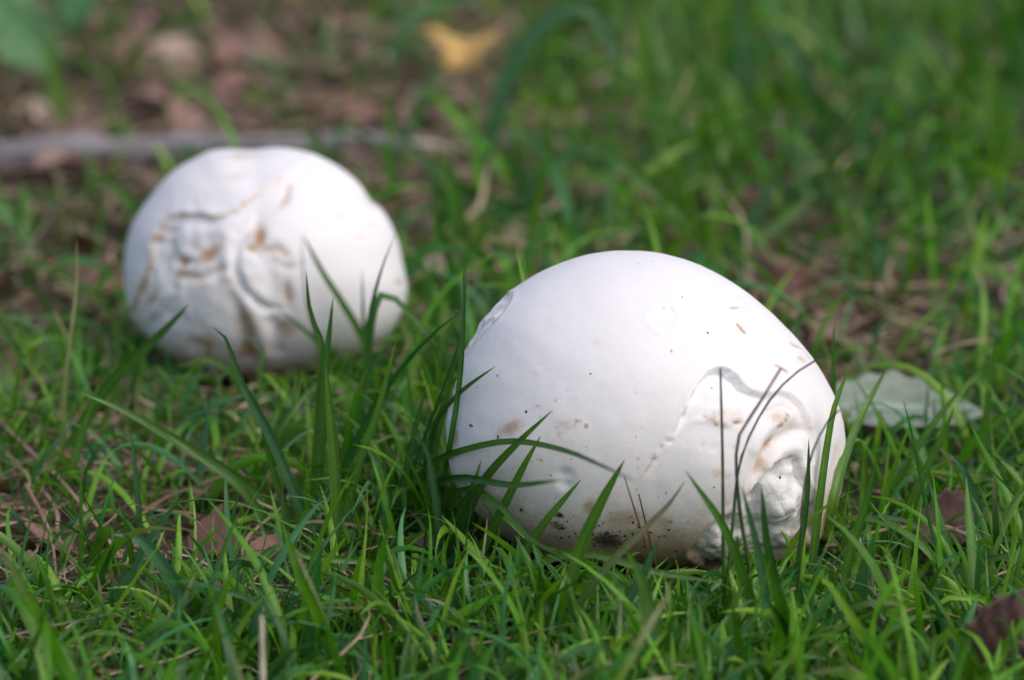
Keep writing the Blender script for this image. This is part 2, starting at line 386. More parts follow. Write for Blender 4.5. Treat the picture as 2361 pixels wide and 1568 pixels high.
for k in range(26): groove([(lambda a: (a[0], a[1]))(Z1([(gx_, gy_)])[0]) for gx_, gy_ in [(lambda x, y, l, w: [(x, y), (x + l * math.cos(w), y + l * math.sin(w))])(random.uniform(220, 1350), random.uniform(800, 1300), random.uniform(6, 22), random.uniform(0, 3.1))][0]], .0003, .45, random.uniform(.5, .95))
for a, b, k in ((895,418,.7),(1152,262,.9),(770,465,.4),(330,615,1),(755,740,.8),(1160,575,.9),(1240,505,.4),(860,830,.6),(690,400,.3),(730,188,.5),(1290,1110,.9),(1100,1275,1),(1245,1295,1),(560,880,.6),(635,690,.5),(940,700,.4)):
    blob(Z1([(a, b)])[0], 1.1, 1.0, 0, .0004, k)
# soil and tan from the ground up, plus patches
h = P1[:, 2]
tan = np.maximum(tan, .80 * (1 - sst(.014, .120, h + .018 * fbm(rel, 18, 3, 41))))
tan = np.maximum(tan, .42 * (1 - sst(.03, .16, h + .05 * fbm(rel, 26, 4, 44))))
soil = np.maximum(soil, .95 * (1 - sst(.006, .044, h + .014 * fbm(rel, 22, 3, 42))))
for c, rx, ry, rot, tv, sv in (((385,850),16,9,-25,.66,.25),((330,890),5,10,0,.5,.3),((740,1210),9,12,0,.75,.35),((820,1360),26,12,5,.8,.95),((600,1245),10,4,20,.4,.85),((430,1230),8,4,0,.4,.7),((900,1260),30,14,0,.62,.3),((1330,1060),14,7,15,.5,0),((1080,1280),16,9,0,.6,.3),((200,830),5,3,10,0,.0),((140,900),4,12,0,.6,.3),((620,840),18,10,0,.4,.1),((590,1290),14,6,15,.5,.8)):
    blob(Z1([c])[0], rx, ry, rot, 0, tv, sv)
keepclean = 1 - .9 * hin * front * (Q[:, 1] < Z3([(0, 1430)])[0][1]); soil *= keepclean; tan *= .35 + .65 * keepclean
V1 = P1 + dirn * disp[:, None]
base1 = np.array([C1[0], C1[1], 0.0])
pb1 = tag(empty('puffball', base1), 'large white puffball with torn flesh low on its side and soil at its base', 'mushroom', 'puffballs in the grass')
cols1 = np.stack([tan, soil, fresh], 1)
fm = (hole_mask[F1].sum(1) >= 2); fs = (scar_mask[F1].sum(1) >= 2) & ~fm
def sub(name, mask, mat, V, F, cols, parent, base):
    f = F[mask]; idx, inv = np.unique(f, return_inverse=True)
    return mesh_obj(name, V[idx] - base, inv.reshape(-1, 3), mat, parent, cols[idx])
sub('body', ~(fm | fs), M_SKIN, V1, F1, cols1, pb1, base1)
sub('torn_flesh', fm, M_FLESH, V1, F1, cols1, pb1, base1)['label'] = 'rough bright white torn flesh in the split skin'
sub('gnawed_scar', fs, M_FLESH, V1, F1, cols1, pb1, base1)['label'] = 'gnawed white scar with a brown rim'
# dirt specks and grass crumbs stuck to the skin
def specks(spots, V, W, parent, base, seed):
    r = np.random.default_rng(seed); vx, vy = project(V); fr = np.where(W > 0)[0]; vv, ff = [], []
    for (x, y, size, asp, rot) in spots:
        k = fr[np.argmin((vx[fr] - x) ** 2 + (vy[fr] - y) ** 2)]; p = V[k]; nrm = p - (base + [0, 0, .1]); nrm /= np.linalg.norm(nrm)
        a = np.cross(nrm, [0, 0, 1.0]); a /= np.linalg.norm(a); b = np.cross(nrm, a)
        A = a * math.cos(rot) + b * math.sin(rot); B = -a * math.sin(rot) + b * math.cos(rot); n0 = len(vv); k6 = 7
        ring = [p + A * (math.cos(th) * size * r.uniform(.6, 1.2)) + B * (math.sin(th) * size * asp * r.uniform(.6, 1.2)) + nrm * .0001 for th in np.linspace(0, 2 * math.pi, k6, endpoint=False)]
        vv += [p + nrm * size * .45] + ring
        ff += [(n0, n0 + 1 + i, n0 + 1 + (i + 1) % k6) for i in range(k6)]
    o = mesh_obj('dirt_specks', np.array(vv) - base, np.array(ff), M_CRUMB, parent); o['kind'] = 'stuff'; return o
sp = []
def sp1(x, y, size, asp=.7, rot=0.): a = Z1([(x, y)])[0]; sp.append((a[0], a[1], size, asp, R(rot)))
for x, y, s_, a_, r_ in ((205,835,.0022,.5,10),(215,842,.0014,.4,50),(458,786,.0014,.8,40),(328,617,.0010,.7,80),(742,611,.0008,.8,0),(1268,431,.0010,.8,60),(1285,676,.0007,.8,0),(328,888,.0016,.5,80),(330,900,.0012,.6,70),(236,672,.0010,.4,30),(1583,1080,.0019,.8,30),(1683,1115,.0015,.6,80),(603,1243,.0028,.7,10),(620,1300,.002,.7,0),(430,1222,.002,.6,40),(960,115,.0007,.6,0),(1020,104,.0006,.7,0),(1152,262,.0006,.7,0),(1297,1112,.0008,.7,0)): sp1(x, y, s_, a_, r_)
for k in range(70):
    x = rng.normal(800, 190); y = rng.normal(1340, 45); sp1(x, y, rng.uniform(.0004, .0016), rng.uniform(.5, 1), rng.uniform(0, 180))
for k in range(30): sp1(rng.uniform(180, 1200), rng.uniform(820, 1250), rng.uniform(.0003, .0007), rng.uniform(.3, 1), rng.uniform(0, 180))
specks(sp, V1, W1, pb1, base1, 3)

# --- small puffball
cont2 = Z2([(620,148),(720,135),(800,139),(880,141),(930,132),(980,126),(1080,130),(1200,160),(1320,210),(1420,280),(1490,350),(1535,425),(1560,445),(1595,468),(1640,530),(1690,640),(1718,760),(1738,850),(1752,930),(1738,1020),(1702,1120),(1640,1220),(1500,1320),(1300,1400),(1100,1450),(900,1465),(700,1450),(500,1400),(350,1300),(240,1185),(172,1080),(148,980),(136,850),(145,700),(175,580),(230,480),(290,400),(350,320),(430,245),(540,190)])
P2, F2, N2, W2, C2, D2 = ball_base(cont2, np.array([266., 266.]), 0.086, 0.100, 7)
px, py = project(P2); Q = np.stack([px, py], 1); front = sst(-0.05, 0.2, W2)
rel = P2 - C2; dirn = rel / np.linalg.norm(rel, axis=1)[:, None]
wob = np.stack([fbm(rel, 110, 3, 58), fbm(rel, 110, 3, 59)], 1) * 1.8; q = Q + wob
disp = .0012 * fbm(rel, 20, 3, 51) + .0003 * fbm(rel, 110, 3, 52); tan = np.zeros(len(P2)); soil = tan.copy(); fresh = tan.copy()
edge = Z2([(1210,200),(1100,270),(980,345),(880,415),(800,470),(720,515),(640,530),(560,505),(480,505),(400,525),(340,590),(300,660),(300,760),(260,880),(220,960),(180,1050)])
d, t, s = seg_dist(q, edge); inn = s < 0
amp = np.interp(t, [0, .15, .4, .6, .8, 1], [.0005, .003, .005, .005, .0045, .004])
disp -= np.where(inn, amp * sst(0, 4, d) * np.exp(-(d / 34) ** 2), 0) * front
disp += np.where(~inn, .0016 * np.exp(-((d - 3) / 5) ** 2), 0) * front
tan = np.maximum(tan, np.interp(t, [0, .3, .45, .7, .8, 1], [.15, .35, .6, .35, .55, .6]) * np.exp(-(d / 2.4) ** 2) * front)
groove(Z2([(1085,350),(1050,430),(990,470),(905,520),(840,610),(795,690),(768,770),(775,850),(820,930),(885,1005),(960,1052),(1060,1045)]), .0062, 4.2, .14)
groove(Z2([(900,560),(810,680),(790,800),(840,900),(930,990)]), -.0030, 6)
groove(Z2([(740,600),(720,700),(735,800),(700,900)]), -.0042, 8)
groove(Z2([(440,850),(500,865),(570,872),(640,840),(720,815)]), .0045, 4, .48)
groove(Z2([(420,590),(560,610),(700,570),(800,520)]), -.003, 9)
groove(Z2([(390,650),(400,730),(430,800)]), .004, 5, .2)
groove(Z2([(480,690),(560,700),(650,680)]), .0026, 6, .2)
groove(Z2([(420,890),(420,980),(360,1080),(260,1160)]), .0035, 5, .12); groove(Z2([(350,880),(330,980),(260,1080)]), -.003, 6)
groove(Z2([(1050,1040),(1010,960),(960,820),(1020,740)]), .0040, 9, .10); groove(Z2([(860,760),(930,720),(1010,700),(1070,740)]), .0030, 4, .35)
groove(Z2([(830,960),(870,1080),(930,1200),(940,1350)]), -.005, 9); groove(Z2([(960,1080),(1000,1180),(1010,1330)]), .005, 8, .1)
groove(Z2([(760,960),(800,1100),(830,1250),(860,1400)]), .005, 7, .3); groove(Z2([(520,1210),(560,1290),(600,1400)]), .0035, 7, .3)
blob(Z2([(462,778)])[0], 5.5, 5.0, 0, .0060, .98, .30); blob(Z2([(500,770)])[0], 8, 4, 10, .002, .6)
blob(Z2([(610,735)])[0], 17, 8, -25, .0026, .72); blob(Z2([(905,630)])[0], 6, 13, 8, .0035, .88); blob(Z2([(865,705)])[0], 6, 5, -30, .002, .72)
blob(Z2([(385,595)])[0], 9, 4.5, -10, .0042, .45); blob(Z2([(325,640)])[0], 5, 8, 20, .002, .62); blob(Z2([(360,780)])[0], 4, 10, 5, .0045, .35)
blob(Z2([(280,1010)])[0], 4.5, 13, 35, .0045, .75, .1); blob(Z2([(225,940)])[0], 4, 8, 20, .003, .55)
blob(Z2([(1075,970)])[0], 5, 15, -10, .0035, .68); blob(Z2([(1075,810)])[0], 8, 4, 0, .003, .45); blob(Z2([(620,930)])[0], 14, 6, 15, .001, .45)
blob(Z2([(1060,1160)])[0], 12, 9, 20, .003, .95, .12); blob(Z2([(840,1130)])[0], 9, 22, -20, .001, .66); blob(Z2([(860,1285)])[0], 14, 10, 0, .002, .85)
blob(Z2([(590,1245)])[0], 18, 9, -5, .002, .66); blob(Z2([(610,1290)])[0], 6, 10, 0, .002, .7); blob(Z2([(540,1400)])[0], 16, 6, 0, 0, .62)
blob(Z2([(740,870)])[0], 8, 14, 0, -.001, .3)
groove(Z2([(1085,340),(1060,400),(1035,440)]), .0016, 2, .55); blob(Z2([(810,460)])[0], 3, 3, 0, .001, .7)
for a, b, r_, dp, tv in ((1365,525,3.2,.0016,.35),(1395,575,1.8,.0006,.3),(1555,565,4,.001,.42),(1470,640,2.5,.0006,.4),(1475,720,3,.0006,.25),(1705,895,4,.0015,.75),(595,425,2.4,.0018,.25),(795,238,2.4,.0012,.3),(1190,235,2.2,.0012,.4),(1420,880,3,.0006,.3)):
    blob(Z2([(a, b)])[0], r_, r_, 0, dp, tv)
blob(Z2([(800,170)])[0], 20, 4, 0, .001, .42); blob(Z2([(1555,440)])[0], 8, 5, 45, .003, .35)
blob(Z2([(760,290)])[0], 26, 4, -8, .0012, .25)
h = P2[:, 2]
tan = np.maximum(tan, .5 * (1 - sst(.01, .07, h + .012 * fbm(rel, 20, 3, 61)))); soil = np.maximum(soil, .8 * (1 - sst(.0, .022, h + .01 * fbm(rel, 22, 3, 62))))
wrk = np.exp(-(np.hypot((Q[:, 0] - Z2([(640, 0)])[0][0]) / 78, (Q[:, 1] - Z2([(0, 850)])[0][1]) / 78)) ** 4) * front
disp += wrk * (.0050 * fbm(rel, 42, 3, 65) + .0022 * np.abs(fbm(rel, 95, 2, 66)))
V2 = P2 + dirn * (disp * .62)[:, None]
base2 = np.array([C2[0], C2[1], 0.0])
pb2 = tag(empty('puffball', base2), 'smaller wrinkled white puffball with tan scars and deep folds', 'mushroom', 'puffballs in the grass')
tan = np.clip(tan * 1.22 * (.55 + .75 * np.clip(.5 + fbm(rel, 75, 3, 64), 0, 1)), 0, 1); cols2 = np.stack([tan, soil, fresh], 1)
lower = P2[:, 2] < .022
fb = lower[F2].sum(1) >= 2
sub('body', ~fb, M_SKIN, V2, F2, cols2, pb2, base2); sub('base', fb, M_SKIN, V2, F2, cols2, pb2, base2)
print('BALL z min', V1[:, 2].min(), V2[:, 2].min(), 'centres', C1, C2, 'width', np.ptp(V1[:, 0]), np.ptp(V2[:, 0]))
BALLS = []
for V in (V1, V2):
    lo, hi = V.min(0), V.max(0); BALLS.append(((lo + hi) / 2, (hi - lo) / 2))

ZBUF = np.full((680, 1024), 99.0)                     # distance of the puffballs' front faces, for things that touch them
for V in (V1, V2):
    x_, y_ = project(V); x_ = x_.round().astype(int); y_ = y_.round().astype(int)
    for dx_ in (-1, 0, 1):
        for dy_ in (-1, 0, 1): np.minimum.at(ZBUF, (np.clip(y_ + dy_, 0, 679), np.clip(x_ + dx_, 0, 1023)), V[:, 1])
# ------------------------------------------------------------------ grass
GREENS = np.array([(.048, .150, .010), (.074, .200, .012), (.110, .245, .018), (.028, .125, .028), (.055, .170, .070), (.16, .27, .040)])
GREENS = GREENS * np.array([1.08, 1.18, .9])
GP = np.array([.24, .27, .16, .14, .13, .06])
DRYC = np.array([(.30, .22, .14), (.42, .33, .23), (.20, .135, .095), (.25, .19, .16), (.55, .45, .33), (.14, .095, .07)])
def ribbons(name, root, L, az, th0, kap, W, col, tipcol, mat, segs=7, across=3, twist=None, wav=0.0, reject=True):
    """many blades in one mesh; root (n,3)"""
    n = len(root); s = np.linspace(0, 1, segs + 1); L = L.copy()
    th = th0[:, None] + kap[:, None] * s[None] ** 1.4
    azs = az[:, None] + wav * rng.normal(0, 1, (n, 1)) * s[None] + (wav * .8 * np.sin(s[None] * 5 + rng.uniform(0, 6, (n, 1))))
    T = np.stack([np.sin(th) * np.cos(azs), np.sin(th) * np.sin(azs), np.cos(th)], 2); mid = (T[:, 1:] + T[:, :-1]) / 2
    for attempt in range(5):
        C = np.concatenate([np.zeros((n, 1, 3)), np.cumsum(mid * (L / segs)[:, None, None], 1)], 1) + root[:, None, :]
        keep = np.ones(n, bool)
        if not reject: break
        for c, e in BALLS:
            v = (C - c) / (e + .001); keep &= ~((v ** 2).sum(2) < 1).any(1)
        keep &= ~limit_bad(C)
        if attempt < 4: L[~keep] *= .68
    C, T, W, col, tipcol = C[keep], T[keep], W[keep], col[keep], tipcol[keep]; azk = azs[keep]; n = len(C)
    zg = gz(C[:, :, 0].ravel(), C[:, :, 1].ravel()).reshape(n, -1) + .001
    C[:, 1:, 2] = np.maximum(C[:, 1:, 2], zg[:, 1:])
    side = np.stack([-np.sin(azk), np.cos(azk), np.zeros_like(azk)], 2)
    nrm = np.cross(T, side)
    tw = (rng.normal(0, .5, (n, 1)) + rng.normal(0, .9, (n, 1)) * s[None])[:, :, None]
    side, nrm = side * np.cos(tw) + nrm * np.sin(tw), nrm * np.cos(tw) - side * np.sin(tw)
    prof = np.minimum(1, .65 + 2.2 * s) * (1 - s ** 2.6) ** .8; prof[-1] = .04
    hw = (W[:, None] * prof[None] / 2)[:, :, None]
    if across == 3:
        V = np.stack([C - side * hw, C + nrm * hw * .45, C + side * hw], 2)
    else:
        V = np.stack([C - side * hw, C + side * hw], 2)
    a = across; idx = np.arange(n * (segs + 1) * a).reshape(n, segs + 1, a)
    F = np.stack([idx[:, :-1, :-1], idx[:, :-1, 1:], idx[:, 1:, 1:], idx[:, 1:, :-1]], -1).reshape(-1, 4)
    bw = np.clip(1 - s / .25, 0, 1)[None, :, None] * .55; tipw = np.clip((s - .6) / .4, 0, 1)[None, :, None]
    basec = col[:, None, :] * np.array([1.5, 1.15, 1.2])
    cc = col[:, None, :] * (1 - bw) + basec * bw; cc = cc * (1 - tipw) + tipcol[:, None, :] * tipw
    cc = np.repeat(cc[:, :, None, :], a, 2)
    if a == 3: cc[:, :, 1] *= 1.12
    return mesh_obj(name, V.reshape(-1, 3), F, mat, None, cc.reshape(-1, 3))
# blades in front of a puffball stay below these lines of the photograph (only the singled-out blades rise higher)
LIM = [(np.array([440, 470, 520, 580, 650, 690, 740, 800, 835, 850]), np.array([455, 490, 525, 552, 562, 562, 556, 532, 465, 400]), 0),
       (np.array([118, 150, 190, 240, 300, 350, 390, 410]), np.array([325, 338, 345, 350, 345, 338, 328, 300]), 1)]
def limit_bad(C):
    x, y = project(C.reshape(-1, 3)); x = x.reshape(C.shape[:2]); y = y.reshape(C.shape[:2]); bad = np.zeros(len(C), bool)
    for xs_, ys_, b in LIM:
        lim = np.interp(x, xs_, ys_, left=-999, right=-999) + JIT[:len(C), None]
        bad |= ((y < lim) & (lim > -900) & (C[:, :1, 1] < BALLS[b][0][1])).any(1)
    return bad
JIT = rng.normal(0, 12, 200000)

DX = np.array([-300, 0, 128, 256, 384, 512, 640, 768, 896, 1024, 1300])
DY = np.array([-150, 0, 80, 160, 240, 320, 400, 460, 520, 580, 640, 720])
DT = np.array([   # green density where blades root
    [.30, .30, .20, .25, .40, .45, .60, .70, .70, .70, .60],
    [.35, .35, .15, .18, .35, .40, .65, .80, .85, .85, .70],
    [.20, .20, .08, .09, .20, .26, .62, .80, .85, .85, .70],
    [.20, .20, .13, .12, .20, .30, .68, .85, .90, .90, .70],
    [.26, .28, .26, .26, .32, .52, .74, .80, .85, .85, .70],
    [.40, .40, .45, .45, .50, .80, .80, .30, .25, .75, .70],
    [.50, .50, .50, .60, .80, .90, .80, .06, .10, .80, .70],
    [.50, .42, .45, .60, .85, .95, .80, .60, .80, 1.0, .80],
    [.50, .20, .34, .55, .85, .80, .80, .85, 1.0, 1.0, .80],
    [.60, .32, .42, .60, .75, .85, .95, 1.0, 1.0, .90, .80],
    [.70, .50, .58, .72, .95, 1.0, 1.0, 1.0, 1.0, .85, .80],
    [.80, .80, .90, .95, 1.0, 1.0, 1.0, 1.0, 1.0, .90, .80]])
def bilinear(px, py):
    fx = np.interp(px, DX, np.arange(len(DX))); fy = np.interp(py, DY, np.arange(len(DY)))
    i = np.minimum(fx.astype(int), len(DX) - 2); j = np.minimum(fy.astype(int), len(DY) - 2); a = fx - i; b = fy - j
    return DT[j, i] * (1 - a) * (1 - b) + DT[j, i + 1] * a * (1 - b) + DT[j + 1, i] * (1 - a) * b + DT[j + 1, i + 1] * a * b
def scatter(n, x0, x1, y0, y1, dens=True, invert=False, clump=.75):
    x = rng.uniform(x0, x1, n); y = rng.uniform(y0, y1, n); P = np.stack([x, y, np.zeros(n)], 1); px_, py_ = project(P)
    d = bilinear(px_, py_)
    if invert: d = np.clip(1.15 - d, .2, 1)
    cl = np.clip(.5 + 1.6 * fbm(P, 16, 2, 71), 0, 1.5); d = d * ((1 - clump) + clump * cl)
    k = rng.random(n) < d; x, y = x[k], y[k]
    ok = np.ones(len(x), bool)
    for c, e in BALLS: ok &= (((x - c[0]) / (e[0] * .86)) ** 2 + ((y - c[1]) / (e[1] * .86)) ** 2) > 1
    x, y = x[ok], y[ok]; return np.stack([x, y, gz(x, y) - .003], 1)
def green_cols(n, root):
    c = GREENS[rng.choice(len(GREENS), n, p=GP)] * rng.uniform(.55, 1.35, (n, 1))
    tip = c * rng.uniform(.85, 1.25, (n, 1)); dry = rng.random(n) < .06
    tip[dry] = DRYC[rng.choice(5, dry.sum())]
    return c, tip
def lawn(name, n, box, Lm, Ls, Wm, segs, across, spread=.45, label='', **kw):
    root = scatter(n, *box, **kw); m = len(root)
    L = np.clip(rng.lognormal(math.log(Lm), Ls, m), .012, .20); W = Wm * rng.uniform(.55, 1.35, m) * (L / Lm) ** .25
    th0 = np.abs(rng.normal(.05, spread, m)); kap = np.abs(rng.normal(.4, .8, m)) * (.6 + L / .08)
    c, tip = green_cols(m, root)
    o = ribbons(name, root, L, rng.uniform(0, 2 * np.pi, m), th0, kap, W, c, tip, M_GRASS, segs, across, wav=.25)
    return tag(o, label, 'grass', kind='stuff')
NEAR, FAR = (-.75, .75, 2.0, 3.05), (-1.5, 1.5, 3.05, 6.2)
lawn('short_grass', 25000, NEAR, .040, .42, .0033, 6, 3, .6, 'fine short green grass covering the ground round the puffballs')
lawn('tall_grass', 9500, NEAR, .074, .38, .0051, 9, 3, .45, 'longer green grass blades standing above the short turf')
lawn('background_grass', 38000, FAR, .078, .45, .0072, 7, 2, .48, 'loose green grass behind the puffballs')
lawn('front_grass', 5000, (-.6, .6, 1.9, 2.37), .060, .35, .0066, 8, 3, .42, 'broad green grass of the front turf before the large puffball')
for sgn in (-1, 1): lawn('side_grass', 9000, (sgn * .75, sgn * 1.5, 2.0, 3.05) if sgn > 0 else (-1.5, -.75, 2.0, 3.05), .05, .4, .0036, 6, 2, .5, 'green turf spreading away ' + ('right of the large puffball' if sgn > 0 else 'left of the smaller puffball'))
# dry thatch lying in the turf
def thatch(name, n, box, label, lift, Lm, Wm, invert=True):
    root = scatter(n, *box, invert=invert, clump=.6); m = len(root); root[:, 2] += rng.uniform(.003, lift, m)
    L = np.clip(rng.lognormal(math.log(Lm), .5, m), .015, .22); c = DRYC[rng.choice(6, m, p=[.26, .16, .22, .22, .04, .10])] * rng.uniform(.7, 1.2, (m, 1))
    o = ribbons(name, root, L, rng.uniform(0, 2 * np.pi, m), rng.normal(1.45, .16, m), rng.normal(.15, .35, m), Wm * rng.uniform(.5, 1.5, m), c, c * .9, M_DRY, 6, 2, wav=.6)
    return tag(o, label, 'dead grass', kind='stuff')
thatch('dead_grass', 14000, NEAR, 'tangled grey brown dead grass matted under the turf', .024, .055, .0019)
thatch('dead_grass', 22000, FAR, 'brown dead grass and straw lying behind the puffballs', .030, .080, .0036)
# crumbled brown leaf litter on the bare ground
def litter(n, box, label):
    root = scatter(n, *box, invert=True, clump=.5); m = len(root); k = 5
    u = np.linspace(-1, 1, k); uu, vv = np.meshgrid(u, u); uu, vv = uu.ravel(), vv.ravel()
    a = rng.uniform(0, 6.28, m); s = rng.uniform(.006, .020, m); tilt = rng.normal(0, .35, (m, 2)); cu = rng.normal(.5, .5, m)
    lx = uu[None] * s[:, None] * rng.uniform(.8, 1.2, (m, k * k)); ly = vv[None] * np.sqrt(1 - .7 * uu[None] ** 2) * s[:, None] * rng.uniform(.45, .8, (m, 1))
    lz = cu[:, None] * (ly ** 2) / s[:, None] + tilt[:, :1] * lx + tilt[:, 1:] * ly + .006 + rng.uniform(0, .008, (m, 1))
    X = root[:, :1] + lx * np.cos(a)[:, None] - ly * np.sin(a)[:, None]; Y = root[:, 1:2] + lx * np.sin(a)[:, None] + ly * np.cos(a)[:, None]; Zz = np.maximum(root[:, 2:] + lz, root[:, 2:] + .003)
    idx = np.arange(m * k * k).reshape(m, k, k); F = np.stack([idx[:, :-1, :-1], idx[:, :-1, 1:], idx[:, 1:, 1:], idx[:, 1:, :-1]], -1).reshape(-1, 4)
    pal = np.array([(.20, .115, .085), (.27, .17, .13), (.13, .075, .06), (.33, .24, .20), (.17, .12, .11)])
    c = np.repeat((pal[rng.choice(5, m)] * rng.uniform(.7, 1.3, (m, 1)))[:, None, :], k * k, 1)
    tag(mesh_obj('leaf_litter', np.stack([X, Y, Zz], 2).reshape(-1, 3), F, M_LEAF, None, c.reshape(-1, 3)), label, 'leaf litter', kind='stuff')
litter(5200, FAR, 'crumbled brown leaf litter on the bare ground behind the puffballs')
litter(1500, NEAR, 'brown leaf crumbs between the grass roots')

# ------------------------------------------------------------------ singled-out blades, stems and straws (pixel traces on a 2361-wide reading)
CG = {'g': (.055, .155, .020), 'd': (.032, .105, .022), 'y': (.095, .205, .030), 'b': (.050, .140, .062), 'p': (.13, .23, .075),
      'v': (.10, .062, .075), 's': (.42, .33, .22), 'w': (.60, .53, .43), 'r': (.25, .15, .10), 'k': (.30, .23, .19)}
def trace(pts, depth):
    """pixels root -> tip; the root stands on the ground, the tip leans 'depth' metres away from the camera"""
    P = smooth_line(np.asarray(pts, float) * K, 17); r = ground_pt(*P[0]); r = ground_pt(*P[0], z=gz1(r[0], r[1]) - .003)
    s = np.linspace(0, 1, len(P)); ix = np.clip(P.round().astype(int), 0, [1023, 679]); surf = np.where((P[:, 0] < 0) | (P[:, 1] < 0) | (P[:, 1] > 679) | (P[:, 0] > 1023), 99, ZBUF[ix[:, 1], ix[:, 0]]) - .010
    behind = r[1] > min([99] + [c[1] for c, e in BALLS if abs(P[0, 0] - project(c[None])[0][0]) < 260 and P[0, 1] < project(c[None])[1][0] + 60])
    m = (surf < 90) & (s > .55)
    if m.any() and not behind: depth = min(depth, ((surf[m] - r[1]) / s[m] ** 1.3).min())
    Y = r[1] + depth * s ** 1.3
    if not behind: Y = np.minimum(Y, surf)
    for _ in range(12): Y[1:-1] = np.minimum(Y[1:-1], .25 * Y[:-2] + .5 * Y[1:-1] + .25 * Y[2:])
    return np.array([plane_pt(x, y, yy) for (x, y), yy in zip(P, Y)])
def hero(name, pts, wmm, c, label, depth=0.0, c2=None, kind='blade', cat='grass blade', group='tall blades standing out of the turf', twist=0.0, fold=.4, wprof=None, flat=False):
    C = trace(pts, depth) if not flat else flat_line(pts, depth)
    n = len(C); s = np.linspace(0, 1, n); base = C[0].copy(); T = np.gradient(C, axis=0); T /= np.linalg.norm(T, axis=1)[:, None]
    wmm = wmm * ((1.28 if group != BB else 1.2) if kind == 'blade' else 1.15)
    c = np.array(CG[c]); c2 = c * 1.1 if c2 is None else np.array(CG[c2]); ph = random.uniform(-.6, .6)
    cc = c[None] * (1 - s[:, None] ** 1.5) + c2[None] * s[:, None] ** 1.5
    if kind == 'blade':
        prof = np.minimum(1, .55 + 2.0 * s) * (1 - s ** 3.4) ** .8; prof[-1] = .04
        view = CAM - C; view /= np.linalg.norm(view, axis=1)[:, None]
        side = np.cross(T, view); side /= np.linalg.norm(side, axis=1)[:, None]; nr = np.cross(side, T)
        tw = (.35 * ph + twist * s + .25 * np.sin(s * 4 + ph * 6))[:, None]
        side, nr = side * np.cos(tw) + nr * np.sin(tw), nr * np.cos(tw) - side * np.sin(tw)
        hw = (wmm / 2000 * prof)[:, None]; cols_ = []
        offs = [(-1, 0), (-.5, .6), (0, 1), (.5, .6), (1, 0)]
        V = np.stack([C + side * hw * a - nr * hw * fold * b for a, b in offs], 1); k = len(offs)
        shade = np.array([1, .93, 1.25, .93, 1]); cv = cc[:, None, :] * shade[None, :, None]
        idx = np.arange(n * k).reshape(n, k); F = np.stack([idx[:-1, :-1], idx[:-1, 1:], idx[1:, 1:], idx[1:, :-1]], -1).reshape(-1, 4)
        mat = M_GRASS if wmm > 0 else M_DRY
    else:
        k = 6; prof = 1 - .55 * s; prof = prof * (1 + .08 * np.sin(s * 37 + ph * 9))
        a = np.cross(T, [0.3, 0.2, 1.0]); a /= np.linalg.norm(a, axis=1)[:, None]; b = np.cross(T, a); r = (wmm / 2000 * prof)[:, None]
        V = np.stack([C + a * r * math.cos(q_) + b * r * math.sin(q_) for q_ in np.linspace(0, 2 * math.pi, k, endpoint=False)], 1)
        cv = np.repeat(cc[:, None, :], k, 1) * np.random.default_rng(len(pts)).uniform(.85, 1.1, (n, k, 1))
        idx = np.arange(n * k).reshape(n, k); nxt = np.roll(idx, -1, 1); F = np.stack([idx[:-1], nxt[:-1], nxt[1:], idx[1:]], -1).reshape(-1, 4)
        mat = M_DRY if name != 'grass_stalk' else M_GRASS
    o = mesh_obj(name, V.reshape(-1, 3) - base, F, mat, None, cv.reshape(-1, 3), loc=base)
    return tag(o, label, cat, group)
def flat_line(pts, lift):
    """things that lie on the turf: every point at its own ground position, 'lift' = heights above ground"""
    P = smooth_line(np.asarray(pts, float) * K, 17); lift = np.interp(np.linspace(0, 1, 17), np.linspace(0, 1, len(lift)), lift)
    return np.array([ground_pt(x, y, z) for (x, y), z in zip(P, lift)])

B = 'grass_blade'; BB = 'broad blades behind the puffballs'  # each object under this name is one single grass blade
# in front of the large puffball
hero('grass_stalk', [(1672,1520),(1668,1290),(1666,1060),(1661,850)], 2.6, 'g', 'thin upright purple grass stem crossing the notch of the large puffball', .0, 'v', 'stem', 'grass stem', 'purple grass stems by the torn flesh')
hero('grass_stalk', [(1660,1530),(1690,1200),(1708,1060),(1760,945),(1820,872),(1882,830)], 2.4, 'g', 'purple grass stem arching right across the large puffball to its edge', .03, 'v', 'stem', 'grass stem', 'purple grass stems by the torn flesh')
hero('grass_stalk', [(1750,1540),(1728,1320),(1704,1160),(1700,1020),(1745,940),(1800,850)], 3.0, 'g', 'bent dark stem whose tip nods over the curled skin of the large puffball', -.03, 'v', 'stem', 'grass stem', 'purple grass stems by the torn flesh')
hero('grass_stalk', [(1822,1530),(1845,1300),(1850,1160),(1868,1060),(1900,985),(1935,945)], 2.2, 'g', 'faint purple stem beside the right flank of the large puffball', -.02, 'v', 'stem', 'grass stem', 'purple grass stems by the torn flesh')
FB = 'blades in front of the large puffball'
hero(B, [(1862,1400),(1885,1195),(1905,1040),(1925,935),(1962,838)], 5.0, 'g', 'long bright blade along the right edge of the large puffball', .02, 'y', group=FB)
hero(B, [(1820,1440),(1848,1250),(1862,1130),(1865,1010)], 3.6, 'd', 'dark narrow blade standing just right of the torn flesh', .0, 'd', group=FB)
hero(B, [(1755,1560),(1740,1420),(1700,1290),(1660,1200),(1580,1085)], 5.5, 'g', 'blade leaning left beneath the long crack of the large puffball', -.02, 'g', group=FB)
hero(B, [(1790,1570),(1770,1400),(1745,1260),(1710,1120)], 4.8, 'b', 'wide bluish blade rising over the torn flesh', -.03, 'b', group=FB)
hero(B, [(1850,1560),(1800,1380),(1770,1260),(1755,1120)], 5.2, 'd', 'broad dark blade covering the right half of the torn flesh', -.03, 'd', group=FB)
